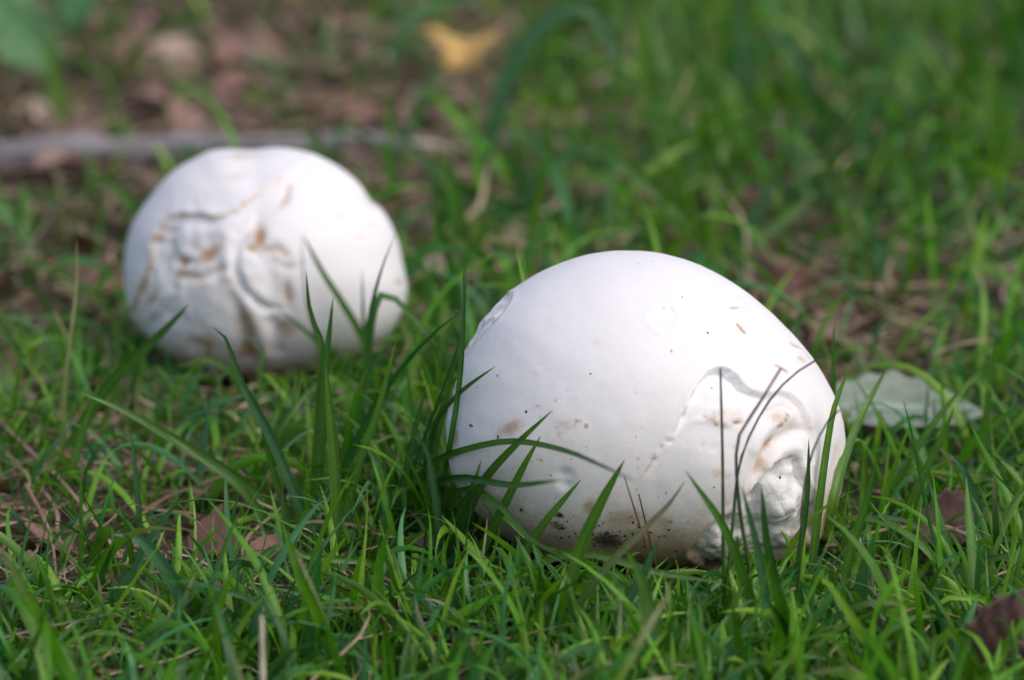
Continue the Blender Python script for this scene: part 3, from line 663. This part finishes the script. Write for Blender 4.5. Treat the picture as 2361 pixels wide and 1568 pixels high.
hero(B, [(1690,1480),(1696,1380),(1702,1300),(1700,1235)], 3.6, 'd', 'short dark blade in front of the torn flesh at the base', .0, 'd', group=FB)
hero(B, [(1260,1500),(1380,1330),(1470,1235),(1540,1165),(1580,1108)], 4.2, 'g', 'greyish blade slanting up below the crack tip', -.04, 'k', group=FB)
hero(B, [(1290,1470),(1330,1290),(1380,1170),(1440,1060)], 7.0, 'y', 'bright broad blade rising before the soiled base of the large puffball', -.03, 'g', group=FB)
hero(B, [(930,1150),(985,1075),(1060,1040),(1180,1017),(1300,1038),(1390,1075),(1470,1112)], 3.4, 'g', 'long thin blade arching low over the face of the large puffball', -.06, 'b', group=FB)
hero(B, [(1010,1330),(1075,1190),(1120,1102),(1195,1020),(1275,945)], 5.0, 'd', 'straight dark blade leaning over the stained lower left face', -.02, 'g', group=FB)
hero(B, [(1080,1360),(1120,1250),(1170,1150),(1210,1070),(1247,1005)], 5.2, 'g', 'upright green blade left of the round pit', -.02, 'y', group=FB)
hero(B, [(900,1150),(985,1118),(1070,1102),(1180,1118),(1300,1106)], 4.2, 'd', 'level blade whose tip reaches the round pit', -.05, 'd', group=FB)
hero(B, [(1150,1400),(1200,1290),(1260,1200),(1340,1105)], 5.0, 'g', 'blade with a pointed tip just right of the round pit', -.02, 'y', group=FB)
hero(B, [(960,1180),(1000,990),(1040,925),(1085,885),(1142,845)], 3.6, 'd', 'thin dark blade over the left shoulder edge of the large puffball', -.02, 'd', group=FB)
hero(B, [(960,1250),(1060,1130),(1150,1165),(1220,1240),(1330,1300)], 3.6, 'g', 'low blade bowing over toward the soil patch', -.05, 'g', group=FB)
hero(B, [(1010,1300),(1040,1225),(1090,1120),(1110,1060)], 4.0, 'g', 'short blade standing against the lower left face', -.01, 'y', group=FB)
hero(B, [(1010,1180),(1050,950),(1066,800),(1070,600)], 3.2, 'g', 'very tall thin stalk left of the large puffball', .0, 'd', group=FB)
hero(B, [(960,1260),(985,1130),(1010,1000),(1050,830)], 4.6, 'y', 'tall yellow green blade hugging the left flank of the large puffball', .0, 'g', group=FB)
hero(B, [(900,1250),(960,1060),(1060,780),(1075,600)], 2.2, 'd', 'hair thin dark blade between the two puffballs', .0, 'd', group=FB)
hero(B, [(1010,1340),(1010,1200),(985,1040),(945,1000)], 4.4, 'b', 'bluish blade bending away from the left flank of the large puffball', -.02, 'b', group=FB)
hero(B, [(1560,1640),(1520,1480),(1480,1340),(1440,1260)], 7.0, 'p', 'pale broad blade below the soiled base', -.02, 'g', group=FB)
hero(B, [(1010,1440),(1150,1340),(1330,1275),(1520,1320),(1680,1345)], 5.0, 'g', 'long low blade lying across the foot of the large puffball', -.05, 'p', group=FB)
# dry stems at the foot
hero('dry_stalk', [(1500,1340),(1490,1260),(1465,1180),(1440,1100)], 1.8, 'r', 'orange dry stem standing at the foot of the large puffball', .0, 's', 'stem', 'dry stem', 'dry stems at the foot')
hero('dry_stalk', [(1525,1360),(1500,1250),(1485,1190),(1473,1140)], 2.0, 'r', 'dark dry stem beside the orange one at the foot', .0, 'r', 'stem', 'dry stem', 'dry stems at the foot')
hero('straw', [(1320,1325),(1240,1265),(1120,1170),(1020,1095),(955,1055)], 3.0, 'w', 'pale straw slanting down to the foot of the large puffball', [.004, .02, .03, .03, .03], 's', 'stem', 'straw', 'pale straws in the turf', flat=True)
hero('straw', [(608,1740),(605,1560),(603,1420)], 5.2, 'w', 'thick bleached straw standing upright in the front turf', -.01, 'w', 'stem', 'straw', 'pale straws in the turf')
hero('straw', [(280,1290),(160,1130),(80,1050),(0,972),(-60,910)], 3.0, 's', 'long tan straw leaning across the left thatch', [.004, .015, .02, .025, .025], 'k', 'stem', 'straw', 'pale straws in the turf', flat=True)
hero('straw', [(60,1120),(115,1230),(130,1330),(150,1395)], 3.4, 'r', 'bent brown dry blade over the left thatch', [.03, .03, .01, .003], 'k', 'stem', 'straw', 'pale straws in the turf', flat=True)
hero('straw', [(1020,1430),(930,1450),(820,1475)], 2.6, 's', 'short straw lying in front of the turf before the large puffball', [.02, .02, .02], 's', 'stem', 'straw', 'pale straws in the turf', flat=True)
hero('straw', [(470,1310),(560,1350),(650,1390),(690,1400)], 2.6, 'k', 'thin grey straw lying low in the front turf', [.01, .015, .015, .01], 'k', 'stem', 'straw', 'pale straws in the turf', flat=True)
hero('straw', [(790,1320),(860,1400),(920,1470),(960,1520)], 2.8, 'r', 'brown straw slanting down through the front turf', [.03, .025, .02, .02], 's', 'stem', 'straw', 'pale straws in the turf', flat=True)
hero('straw', [(1800,710),(1880,668),(1960,660),(2080,660),(2180,655)], 4.2, 's', 'level tan straw behind the large puffball over the bare patch', [.004, .02, .03, .03, .03], 's', 'stem', 'straw', 'dry straws behind the puffballs', flat=True)
hero('straw', [(2170,690),(2260,645),(2361,600),(2450,560)], 4.6, 'k', 'thick greyish straw rising right of the bare patch', [.01, .03, .04, .04], 's', 'stem', 'straw', 'dry straws behind the puffballs', flat=True)
hero('straw', [(940,640),(1080,618),(1200,606),(1300,600)], 3.6, 's', 'tan straw lying between the two puffballs', [.015, .03, .03, .02], 's', 'stem', 'straw', 'dry straws behind the puffballs', flat=True)
hero('straw', [(2100,870),(2160,815),(2230,790),(2290,785)], 3.4, 'k', 'curved dry stalk standing over the pale leaf', [.01, .04, .05, .05], 's', 'stem', 'straw', 'dry straws behind the puffballs', flat=True)
hero('straw', [(1350,300),(1430,285),(1520,280),(1640,275),(1690,262)], 5.0, 'r', 'long tan stalk lying in the far grass', [.02, .04, .04, .04, .03], 's', 'stem', 'straw', 'dry straws behind the puffballs', flat=True)
hero('straw', [(2330,560),(2280,450),(2260,420)], 4.6, 'k', 'forked grey stalk leaning in the far right grass', [.01, .03, .04], 'k', 'stem', 'straw', 'dry straws behind the puffballs', flat=True)
hero('straw', [(2290,1330),(2340,1300),(2240,1240),(2180,1215)][::-1], 3.4, 's', 'tan straw in the turf right of the large puffball', [.02, .03, .02, .02], 's', 'stem', 'straw', 'pale straws in the turf', flat=True)
hero('straw', [(2230,1230),(2300,1275),(2370,1330)], 5.0, 'w', 'thick pale straw beside the curled brown leaves', [.02, .02, .015], 's', 'stem', 'straw', 'pale straws in the turf', flat=True)
# in front of the small puffball
FS = 'blades in front of the smaller puffball'
hero(B, [(715,1260),(728,1080),(738,900),(742,800),(715,720),(706,625)], 5.4, 'y', 'tall flat shoot with a purple tip before the smaller puffball', .0, 'd', group=FS, twist=.5)
hero(B, [(718,1262),(742,1000),(750,860),(768,685)], 5.4, 'g', 'blunt tipped blade paired with the purple tipped shoot', .0, 'd', group=FS)
hero(B, [(790,1120),(825,960),(846,830),(855,720),(880,620),(915,530)], 5.0, 'g', 'tall twisted blade with a curled tip before the smaller puffball', .0, 'd', group=FS, twist=1.4)
hero(B, [(830,1080),(848,900),(848,790),(870,690),(905,685),(950,730),(1010,800)], 6.4, 'b', 'wide bluish blade folding over beside the right flank of the smaller puffball', .01, 'g', group=FS, twist=.6)
hero(B, [(850,1000),(848,850),(838,740),(835,620)], 2.6, 'd', 'slim upright blade before the bright side of the smaller puffball', .0, 'd', group=FS)
hero(B, [(880,930),(840,790),(790,700),(745,630),(697,540)], 5.0, 'g', 'long straight blade leaning left over the smaller puffball', .02, 'd', group=FS)
hero(B, [(745,930),(735,800),(705,690),(694,540)], 1.4, 'd', 'hair thin stalk over the smaller puffball', .0, 'v', group=FS)
hero(B, [(120,1110),(190,980),(250,890),(340,800),(395,745),(437,700)], 8.0, 'g', 'broad blade leaning right over the lower left of the smaller puffball', -.02, 'd', group=FS)
hero(B, [(760,1290),(690,1160),(620,1000),(560,890),(535,820),(512,765),(492,755)], 6.0, 'b', 'long drooping blade with a hooked tip before the smaller puffball', .0, 'd', group=FS)
hero(B, [(960,830),(860,815),(740,790),(620,760),(445,718)], 4.6, 'b', 'level blade lying across the foot of the smaller puffball', -.04, 'g', group=FS)
hero(B, [(830,900),(780,830),(730,785),(640,710)], 3.4, 'g', 'thin blade leaning left before the brown folds', -.02, 'g', group=FS)
hero(B, [(140,1130),(150,900),(168,740),(178,640),(176,550)], 3.0, 'y', 'tall slender stalk left of the smaller puffball', .0, 's', group=FS)
hero(B, [(700,1220),(520,1085),(380,1000),(285,945),(185,905)], 6.0, 'g', 'long ribbed blade lying toward the left thatch', -.04, 'p', group=FS)
hero(B, [(235,990),(290,920),(360,880),(440,866),(520,860)], 3.4, 'p', 'pale thin blade arching beneath the smaller puffball', -.02, 'b', group=FS)
hero(B, [(660,1050),(645,930),(600,900),(605,800),(575,785),(555,800)], 3.4, 'g', 'hooked blade at the foot of the smaller puffball', .0, 'p', group=FS)
hero(B, [(560,960),(545,870),(480,828),(440,838),(400,845)], 4.0, 'g', 'short blade curling left at the foot of the smaller puffball', -.02, 'y', group=FS)
hero(B, [(-60,960),(60,700),(-20,690)][::-1][:2] + [(120,690),(250,740),(360,810)], 3.0, 'g', 'long thin blade bowing toward the smaller puffball', -.02, 'b', group=FS)
hero(B, [(340,860),(300,800),(200,740),(90,728),(0,730)], 4.0, 'b', 'pale blade lying left of the smaller puffball', -.02, 'p', group=FS)
hero(B, [(310,780),(240,700),(150,640),(60,600),(-20,570)], 4.2, 'g', 'long blade reaching left from the smaller puffball', .0, 'y', group=FS)
# foreground turf
FF = 'blades in the front turf'
hero(B, [(1190,1420),(1090,1385),(970,1366),(850,1372),(700,1395)], 6.0, 'p', 'pale blade bent level across the front turf', -.04, 'b', group=FF)
hero(B, [(700,1290),(640,1120),(610,1000),(585,900)], 4.4, 'g', 'slim blade standing between thatch and smaller puffball', .0, 'g', group=FF)
hero(B, [(770,1340),(775,1200),(770,1060),(750,830)], 6.5, 'y', 'thick pale green shoot standing tallest in the left turf', .0, 'g', group=FF)
hero(B, [(-20,1530),(40,1470),(100,1425),(190,1390)], 10.0, 'b', 'very broad bluish blade leaning low over the front turf', -.01, 'p', group=FF)
hero(B, [(160,1180),(165,1090),(215,920),(240,870)], 4.6, 'y', 'bright blade standing in the left thatch', .0, 'g', group=FF)
hero(B, [(330,1300),(320,1180),(310,1060),(300,990)], 3.4, 'b', 'slim bluish blade behind the left thatch', .0, 'b', group=FF)
hero(B, [(210,1150),(205,1080),(235,1025),(245,1060)], 3.4, 'b', 'small hooked blue green blade in the left thatch', .0, 'b', group=FF)
hero(B, [(440,1500),(420,1380),(330,1250),(260,1230)], 8.5, 'b', 'wide blue green blade arching left in the front turf', -.02, 'b', group=FF)
hero(B, [(650,1250),(600,1180),(540,1110),(470,1060),(385,1000)], 5.5, 'g', 'long leaning blade with a pale midrib left of centre', -.01, 'p', group=FF)
hero(B, [(960,1390),(860,1300),(700,1280),(645,1200)], 4.5, 'g', 'curved blade sweeping through the middle turf', -.02, 'y', group=FF)
hero(B, [(770,1290),(830,1060),(870,950),(915,780)], 4.6, 'g', 'tall leaning blade between the puffballs', .0, 'y', group=FF)
hero(B, [(880,1270),(920,1150),(955,1000),(985,880)], 4.0, 'd', 'dark upright blade left of the large puffball', .0, 'g', group=FF)
hero(B, [(1400,1560),(1430,1420),(1480,1330),(1520,1240)], 6.0, 'b', 'folded blade below the dry stems', -.02, 'b', group=FF)
hero(B, [(1480,1640),(1500,1520),(1490,1440),(1470,1380)], 6.0, 'p', 'broad pale blade in the front turf below the large puffball', .0, 'p', group=FF)
hero(B, [(700,1560),(720,1440),(690,1330),(650,1200)], 5.5, 'y', 'yellow green blade leaning left in the front turf', -.01, 'y', group=FF)
# right of the large puffball
FR = 'blades right of the large puffball'
hero(B, [(2080,790),(2000,795),(1930,812),(1885,832)][::-1], 3.6, 'b', 'level blade touching the right shoulder of the large puffball', .02, 'g', group=FR)
hero(B, [(1900,1250),(1940,1080),(1985,960),(2050,840)], 5.0, 'y', 'tall bright blade right of the large puffball', .0, 'y', group=FR)
hero(B, [(2060,1300),(2120,1120),(2180,990),(2200,940)], 5.5, 'g', 'upright blade in the right turf before the pale leaf', .0, 'g', group=FR)
hero(B, [(2010,1240),(2060,1120),(2150,980),(2230,880)], 5.0, 'g', 'leaning blade crossing before the pale leaf', .0, 'y', group=FR)
hero(B, [(2280,1180),(2270,1030),(2280,900),(2297,770)], 4.4, 'y', 'very tall blade in the right turf', .0, 'g', group=FR)
hero(B, [(2250,1330),(2260,1200),(2220,1080),(2180,1040)], 6.0, 'b', 'bluish blade bending left beside the brown leaf', .0, 'b', group=FR)
hero(B, [(1985,1330),(1990,1150),(1990,1060)], 5.0, 'g', 'broad blade at the right foot of the large puffball', .0, 'y', group=FR)
hero(B, [(2100,1420),(2180,1330),(2280,1290),(2390,1270)], 5.0, 'b', 'pale low blade in the right turf', -.03, 'p', group=FR)
hero(B, [(2250,900),(2310,870),(2361,940),(2390,1010)], 5.0, 'g', 'drooping blade in the turf beyond the pale leaf', .0, 'b', group=FR)
hero(B, [(2450,810),(2380,800),(2310,798)], 4.5, 'y', 'bright level blade above the turf beyond the pale leaf', .0, 'y', group=FR)
hero(B, [(1960,1500),(1950,1330),(2000,1150),(2020,1060)], 5.5, 'g', 'tall mid green blade leaning right by the right foot', -.01, 'g', group=FR)
# behind
BB = 'broad blades behind the puffballs'
for pts, w_, c_, l_ in (
    ([(1100,420),(1130,310),(1190,130),(1270,40),(1345,12),(1390,60),(1440,190)], 9, 'b', 'wide blade arching over high between the puffballs'),
    ([(1500,330),(1490,200),(1480,60),(1465,-40)], 10, 'y', 'broad bright upright blade far behind the large puffball'),
    ([(1560,330),(1540,170),(1510,60),(1480,0)], 8, 'p', 'pale blade beside the broad bright upright one'),
    ([(1725,320),(1718,180),(1708,60),(1695,-60)], 7, 'b', 'tall bluish blade far behind the large puffball'),
    ([(1640,640),(1710,560),(1760,470),(1800,400)], 7, 'b', 'bluish leaning blade just behind the large puffball'),
    ([(1640,650),(1720,575),(1800,510),(1890,440)], 7, 'p', 'pale leaning blade just behind the large puffball'),
    ([(1180,480),(1250,395),(1310,360),(1365,335)], 7, 'b', 'pale blade lying back between the puffballs'),
    ([(1420,560),(1260,510),(1100,460),(960,350),(880,280)], 7, 'd', 'long dark blade sweeping left behind the smaller puffball'),
    ([(1100,620),(1060,540),(1040,430),(1000,330)], 6, 'g', 'green blade rising right of the smaller puffball'),
    ([(1010,740),(1050,640),(1100,560),(1160,480)], 5, 'g', 'curved blade between the puffballs leaning right'),
    ([(1500,520),(1560,420),(1580,330),(1530,280),(1440,270)], 7, 'g', 'arching blade in the far grass'),
    ([(1900,330),(1870,200),(1820,110),(1760,60)], 8, 'b', 'blue green blade in the far grass leaning left'),
    ([(2290,420),(2300,300),(2290,200),(2270,120)], 9, 'y', 'broad light blade beside the very broad dark one'),
    ([(2350,230),(2360,110),(2350,-20)], 12, 'd', 'very broad dark blade in the far grass'),
    ([(1900,290),(1920,270),(1960,265),(1990,280)], 7, 'b', 'short pale blade in the far right grass'),
    ([(1660,640),(1590,520),(1500,430),(1380,330)], 7, 'g', 'long blade leaning left behind the large puffball'),
    ([(2190,560),(2130,470),(2090,390),(2060,330)], 8, 'g', 'leaning green blade in the right background'),
    ([(2230,560),(2280,470),(2330,430),(2400,410)], 6, 'b', 'blade bending right in the right background'),
    ([(150,330),(140,240),(120,150),(100,80)], 8, 'y', 'bright stalk under the broad weed leaf'),
    ([(960,640),(1000,720),(930,760),(900,800)][::-1], 6, 'g', 'bent blade beside the smaller puffball'),
    ([(370,560),(300,470),(250,420),(200,400)], 6, 'g', 'blade leaning left behind the smaller puffball'),
    ([(90,620),(60,530),(20,470),(-20,440)], 6, 'g', 'blade in the left background leaning left')):
    hero(B, pts, w_ * 1.7, c_, l_, .0, None, group=BB)

# ------------------------------------------------------------------ leaves
def leaf(name, loc, length, width, rot, cols, label, cat, group=None, curl=.0, cup=.0, ribs=0, fold=.0, a=.9, ruffle=.0, mat=None, stalk=.0):
    nu, nv = 26, 15; s = np.linspace(0, 1, nu); v = np.linspace(-1, 1, nv)
    prof = np.sin(np.pi * np.clip(s, 0.004, .996) ** a) ** .8
    S, Vv = np.meshgrid(s, v, indexing='ij'); hw = (width / 2) * prof[:, None]
    r = np.random.default_rng(sum(map(ord, label))); P3 = np.stack([S.ravel() * 4, Vv.ravel() * 2, np.full(S.size, r.uniform(0, 50))], 1)
    y = Vv * hw * (1 + .08 * np.sin(S * 40)); x = S * length
    z = fold * np.abs(y) + cup * (y ** 2) / width - curl * ((S - .5) ** 2) * length + ruffle * length * fbm(P3, 1.2, 3, 5).reshape(S.shape) * (.3 + np.abs(Vv))
    if ribs: z = z + .0019 * np.sin((S * ribs - np.abs(Vv) * ribs * .22) * 2 * math.pi) * np.minimum(1, np.abs(Vv) * 4)
    c = np.array(cols)[None, None, :] * np.ones(S.shape + (3,)); vein = np.exp(-(Vv / .07) ** 2)
    if ribs: vein = np.maximum(vein, .7 * np.clip(np.sin((S * ribs - np.abs(Vv) * ribs * .22) * 2 * math.pi) * 4 - 3, 0, 1))
    c = c * (1 + .5 * vein[..., None]) * (1 + .35 * fbm(P3, 2.5, 3, 9).reshape(S.shape))[..., None]
    V = np.stack([x - length * .5, y, z], -1).reshape(-1, 3); idx = np.arange(nu * nv).reshape(nu, nv)
    F = np.stack([idx[:-1, :-1], idx[1:, :-1], idx[1:, 1:], idx[:-1, 1:]], -1).reshape(-1, 4)
    o = mesh_obj(name, V, F, mat or M_LEAF, None, c.reshape(-1, 3), loc=loc); o.rotation_euler = rot
    m = o.modifiers.new('thickness', 'SOLIDIFY'); m.thickness = .0005
    return tag(o, label, cat, group)
def gp(x, y, z=.01): return ground_pt(x * K, y * K, z)
leaf('fallen_leaf', gp(2070, 935, .028), .135, .075, (R(16), R(3), R(4)), (.24, .30, .235), 'large pale sage leaf lying right of the large puffball', 'leaf', 'fallen leaves', curl=.12, cup=.3, ruffle=.012)
leaf('fallen_leaf', gp(2340, 1480, .035), .085, .062, (R(60), R(-48), R(20)), (.105, .058, .056), 'ribbed curled purple brown leaf lying in the front turf', 'leaf', 'fallen leaves', curl=.5, cup=1.6, ribs=7, ruffle=.02)
leaf('fallen_leaf', gp(2200, 1200, .022), .060, .040, (R(48), R(-12), R(25)), (.075, .042, .035), 'dark brown leaf half buried in the right turf', 'leaf', 'fallen leaves', curl=.3, cup=1.0, ruffle=.04)
leaf('fallen_leaf', gp(1815, 660, .018), .062, .034, (R(50), R(-30), R(40)), (.12, .045, .045), 'dark red leaf behind the large puffball', 'leaf', 'fallen leaves', curl=.5, cup=1.0, ruffle=.05)
leaf('fallen_leaf', gp(500, 1372, .012), .040, .024, (R(30), R(-10), R(30)), (.13, .075, .065), 'small brown leaf in the front left turf', 'leaf', 'fallen leaves', curl=.4, cup=.8, ruffle=.05)
leaf('fallen_leaf', gp(2010, 830, .010), .060, .034, (R(14), R(8), R(-20)), (.20, .14, .12), 'dull brown leaf on the bare patch behind the large puffball', 'leaf', 'fallen leaves', curl=.4, cup=.7, ruffle=.05)
leaf('fallen_leaf', gp(1920, 760, .010), .055, .03, (R(20), R(-14), R(50)), (.22, .15, .13), 'greyish brown curled leaf beside the bare patch', 'leaf', 'fallen leaves', curl=.5, cup=1.2, ruffle=.05)
leaf('fallen_leaf', gp(230, 640, .014), .075, .034, (R(35), R(8), R(-25)), (.22, .12, .10), 'brown leaf tucked against the left flank of the smaller puffball', 'leaf', 'fallen leaves', curl=.4, cup=.9, ruffle=.05)
k_ = 0
LIT = [(250,130),(380,110),(480,60),(430,160),(330,110),(560,190),(120,270),(60,330),(200,300),(430,270),(500,230),(620,130),(700,60),(680,230),(280,40),(840,260),(880,140),(1010,260),(1060,230),(1210,230),(1260,270),(1400,50),(1340,110),(30,200),(340,210),(540,110),(1000,610),(760,180),(1480,120),(150,380)]
for (x, y) in LIT:
    k_ += 1
    c_ = [(.30, .19, .155), (.22, .125, .10), (.38, .29, .245), (.17, .10, .085), (.24, .155, .13)][k_ % 5]
    leaf('fallen_leaf', gp(x, y, .016), random.uniform(.05, .095), random.uniform(.025, .05), (R(random.uniform(-5, 40)), R(random.uniform(-20, 20)), R(random.uniform(-80, 80))), c_,
         ['pinkish tan', 'mid brown', 'pale buff', 'dark brown', 'reddish brown'][k_ % 5] + ' dead leaf in the litter behind the smaller puffball', 'leaf', 'brown dead leaves in the litter behind the smaller puffball', curl=random.uniform(.1, .5), cup=random.uniform(.2, 1.2), ruffle=.05)
# yellow lobed leaf
def lobed_leaf(loc, size, rot, label):
    na, nr = 72, 9; th = np.linspace(-math.pi, math.pi, na, endpoint=False)
    lobes = [(0, .28, .5), (1.0, .95, .42), (-1.1, 1.0, .36), (2.3, .45, .4), (-2.3, .4, .4)]
    rad = .30 + np.max([l * .72 * np.exp(-(np.angle(np.exp(1j * (th - a0))) / w) ** 2) for a0, l, w in lobes], 0); rad *= 1 + .05 * np.sin(th * 23)
    rr = np.linspace(0, 1, nr)[1:]; X = np.outer(rr, rad * np.cos(th)) * size; Y = np.outer(rr, rad * np.sin(th)) * size
    Zz = .5 * np.abs(Y) - .3 * X ** 2 / size + .05 * size * np.sin(X / size * 7) * np.cos(Y / size * 5)
    V = np.concatenate([[[0, 0, 0]], np.stack([X, Y, Zz], -1).reshape(-1, 3)]); idx = 1 + np.arange((nr - 1) * na).reshape(nr - 1, na); nx_ = np.roll(idx, -1, 1)
    F = [(0, idx[0, i], nx_[0, i], nx_[0, i]) for i in range(na)]
    Fq = np.stack([idx[:-1], idx[1:], nx_[1:], nx_[:-1]], -1).reshape(-1, 4)
    Fa = np.concatenate([np.array([(0, idx[0, i], idx[0, (i + 1) % na], idx[0, (i + 2) % na]) for i in range(0, na, 2)]), Fq])
    c = np.tile(np.array([[.60, .39, .14]]), (len(V), 1)); edge_ = np.concatenate([[0], np.repeat(rr, na)]); c = c * (1 - .35 * (edge_ ** 4)[:, None])
    o = mesh_obj('fallen_leaf', V, Fa, M_LEAF, None, c, loc=loc); o.rotation_euler = rot
    m = o.modifiers.new('thickness', 'SOLIDIFY'); m.thickness = .0005
    return tag(o, label, 'leaf', 'fallen leaves')
lobed_leaf(gp(1068, 125, .048), .047, (R(0), R(-48), R(84)), 'yellow lobed leaf folded on the far litter')
# broad weed top left
wd = gp(130, 235, 0); weed = tag(empty('broad_leaf_weed', wd), 'broad leaved green weed behind the left litter', 'weed')
for dx_, dy_, dz_, l_, w_, rt_ in ((-.085, .02, .105, .15, .105, (R(50), R(18), R(10))), (-.035, -.01, .075, .11, .07, (R(58), R(42), R(-10))), (.02, .03, .10, .07, .045, (R(60), R(-60), R(20)))):
    lf = leaf('leaf', (dx_, dy_, dz_), l_, w_, rt_, (.09, .23, .085), 'weed leaf', 'x', curl=.15, cup=.4, ribs=6, ruffle=.03, mat=M_GREENLEAF)
    for k in ('label', 'category'):
        if k in lf: del lf[k]
    lf.parent = weed
def tube(name, C, rad, mat, parent, base, k=8):
    C = np.asarray(C, float); T = np.gradient(C, axis=0); T /= np.linalg.norm(T, axis=1)[:, None]
    a = np.cross(T, [.2, .9, .3]); a /= np.linalg.norm(a, axis=1)[:, None]; b = np.cross(T, a); r = np.asarray(rad)[:, None]
    V = np.stack([C + a * r * math.cos(q_) + b * r * math.sin(q_) for q_ in np.linspace(0, 2 * math.pi, k, endpoint=False)], 1); n = len(C)
    idx = np.arange(n * k).reshape(n, k); nxt = np.roll(idx, -1, 1); F = np.stack([idx[:-1], nxt[:-1], nxt[1:], idx[1:]], -1).reshape(-1, 4)
    V = V.reshape(-1, 3)
    return mesh_obj(name, V - base, F, mat, parent, np.tile(np.array([[.07, .17, .04]]), (len(V), 1)))
for ex, ey, ez in ((-.03, .015, .075), (.0, -.005, .045), (.01, .03, .075)):
    s_ = np.linspace(0, 1, 9)[:, None]; tube('stalk', np.array([[0, 0, -.004]]) * (1 - s_) + np.array([[ex, ey, ez]]) * s_ + np.array([[0, 0, .01]]) * np.sin(s_ * 3.1), np.linspace(.003, .002, 9), M_GRASS, weed, np.zeros(3))
# fallen branch behind the small puffball
bl = [(-260,362),(0,352),(150,348),(300,342),(440,337),(620,332),(850,332),(1010,338),(1190,330)]
Pb = smooth_line(np.asarray(bl, float) * K, 60); Cb = np.array([ground_pt(x, y, .022) for x, y in Pb]); s_ = np.linspace(0, 1, 60)
Cb += np.stack([np.zeros(60), .004 * np.sin(s_ * 19), .003 * np.sin(s_ * 27)], 1); rb = .017 * (1 - .55 * s_) * (1 + .10 * np.sin(s_ * 31) + .06 * np.sin(s_ * 83))
bb = Cb[0].copy(); br = tube('fallen_branch', Cb, rb, M_BARK, None, bb, 12); br.location = bb
tag(br, 'weathered grey branch lying behind the smaller puffball', 'branch')
print('objects', len(bpy.data.objects), 'tris', sum(len(o.data.polygons) * (2 if len(o.data.polygons) and o.data.polygons[0].loop_total == 4 else 1) for o in bpy.data.objects if o.type == 'MESH'))
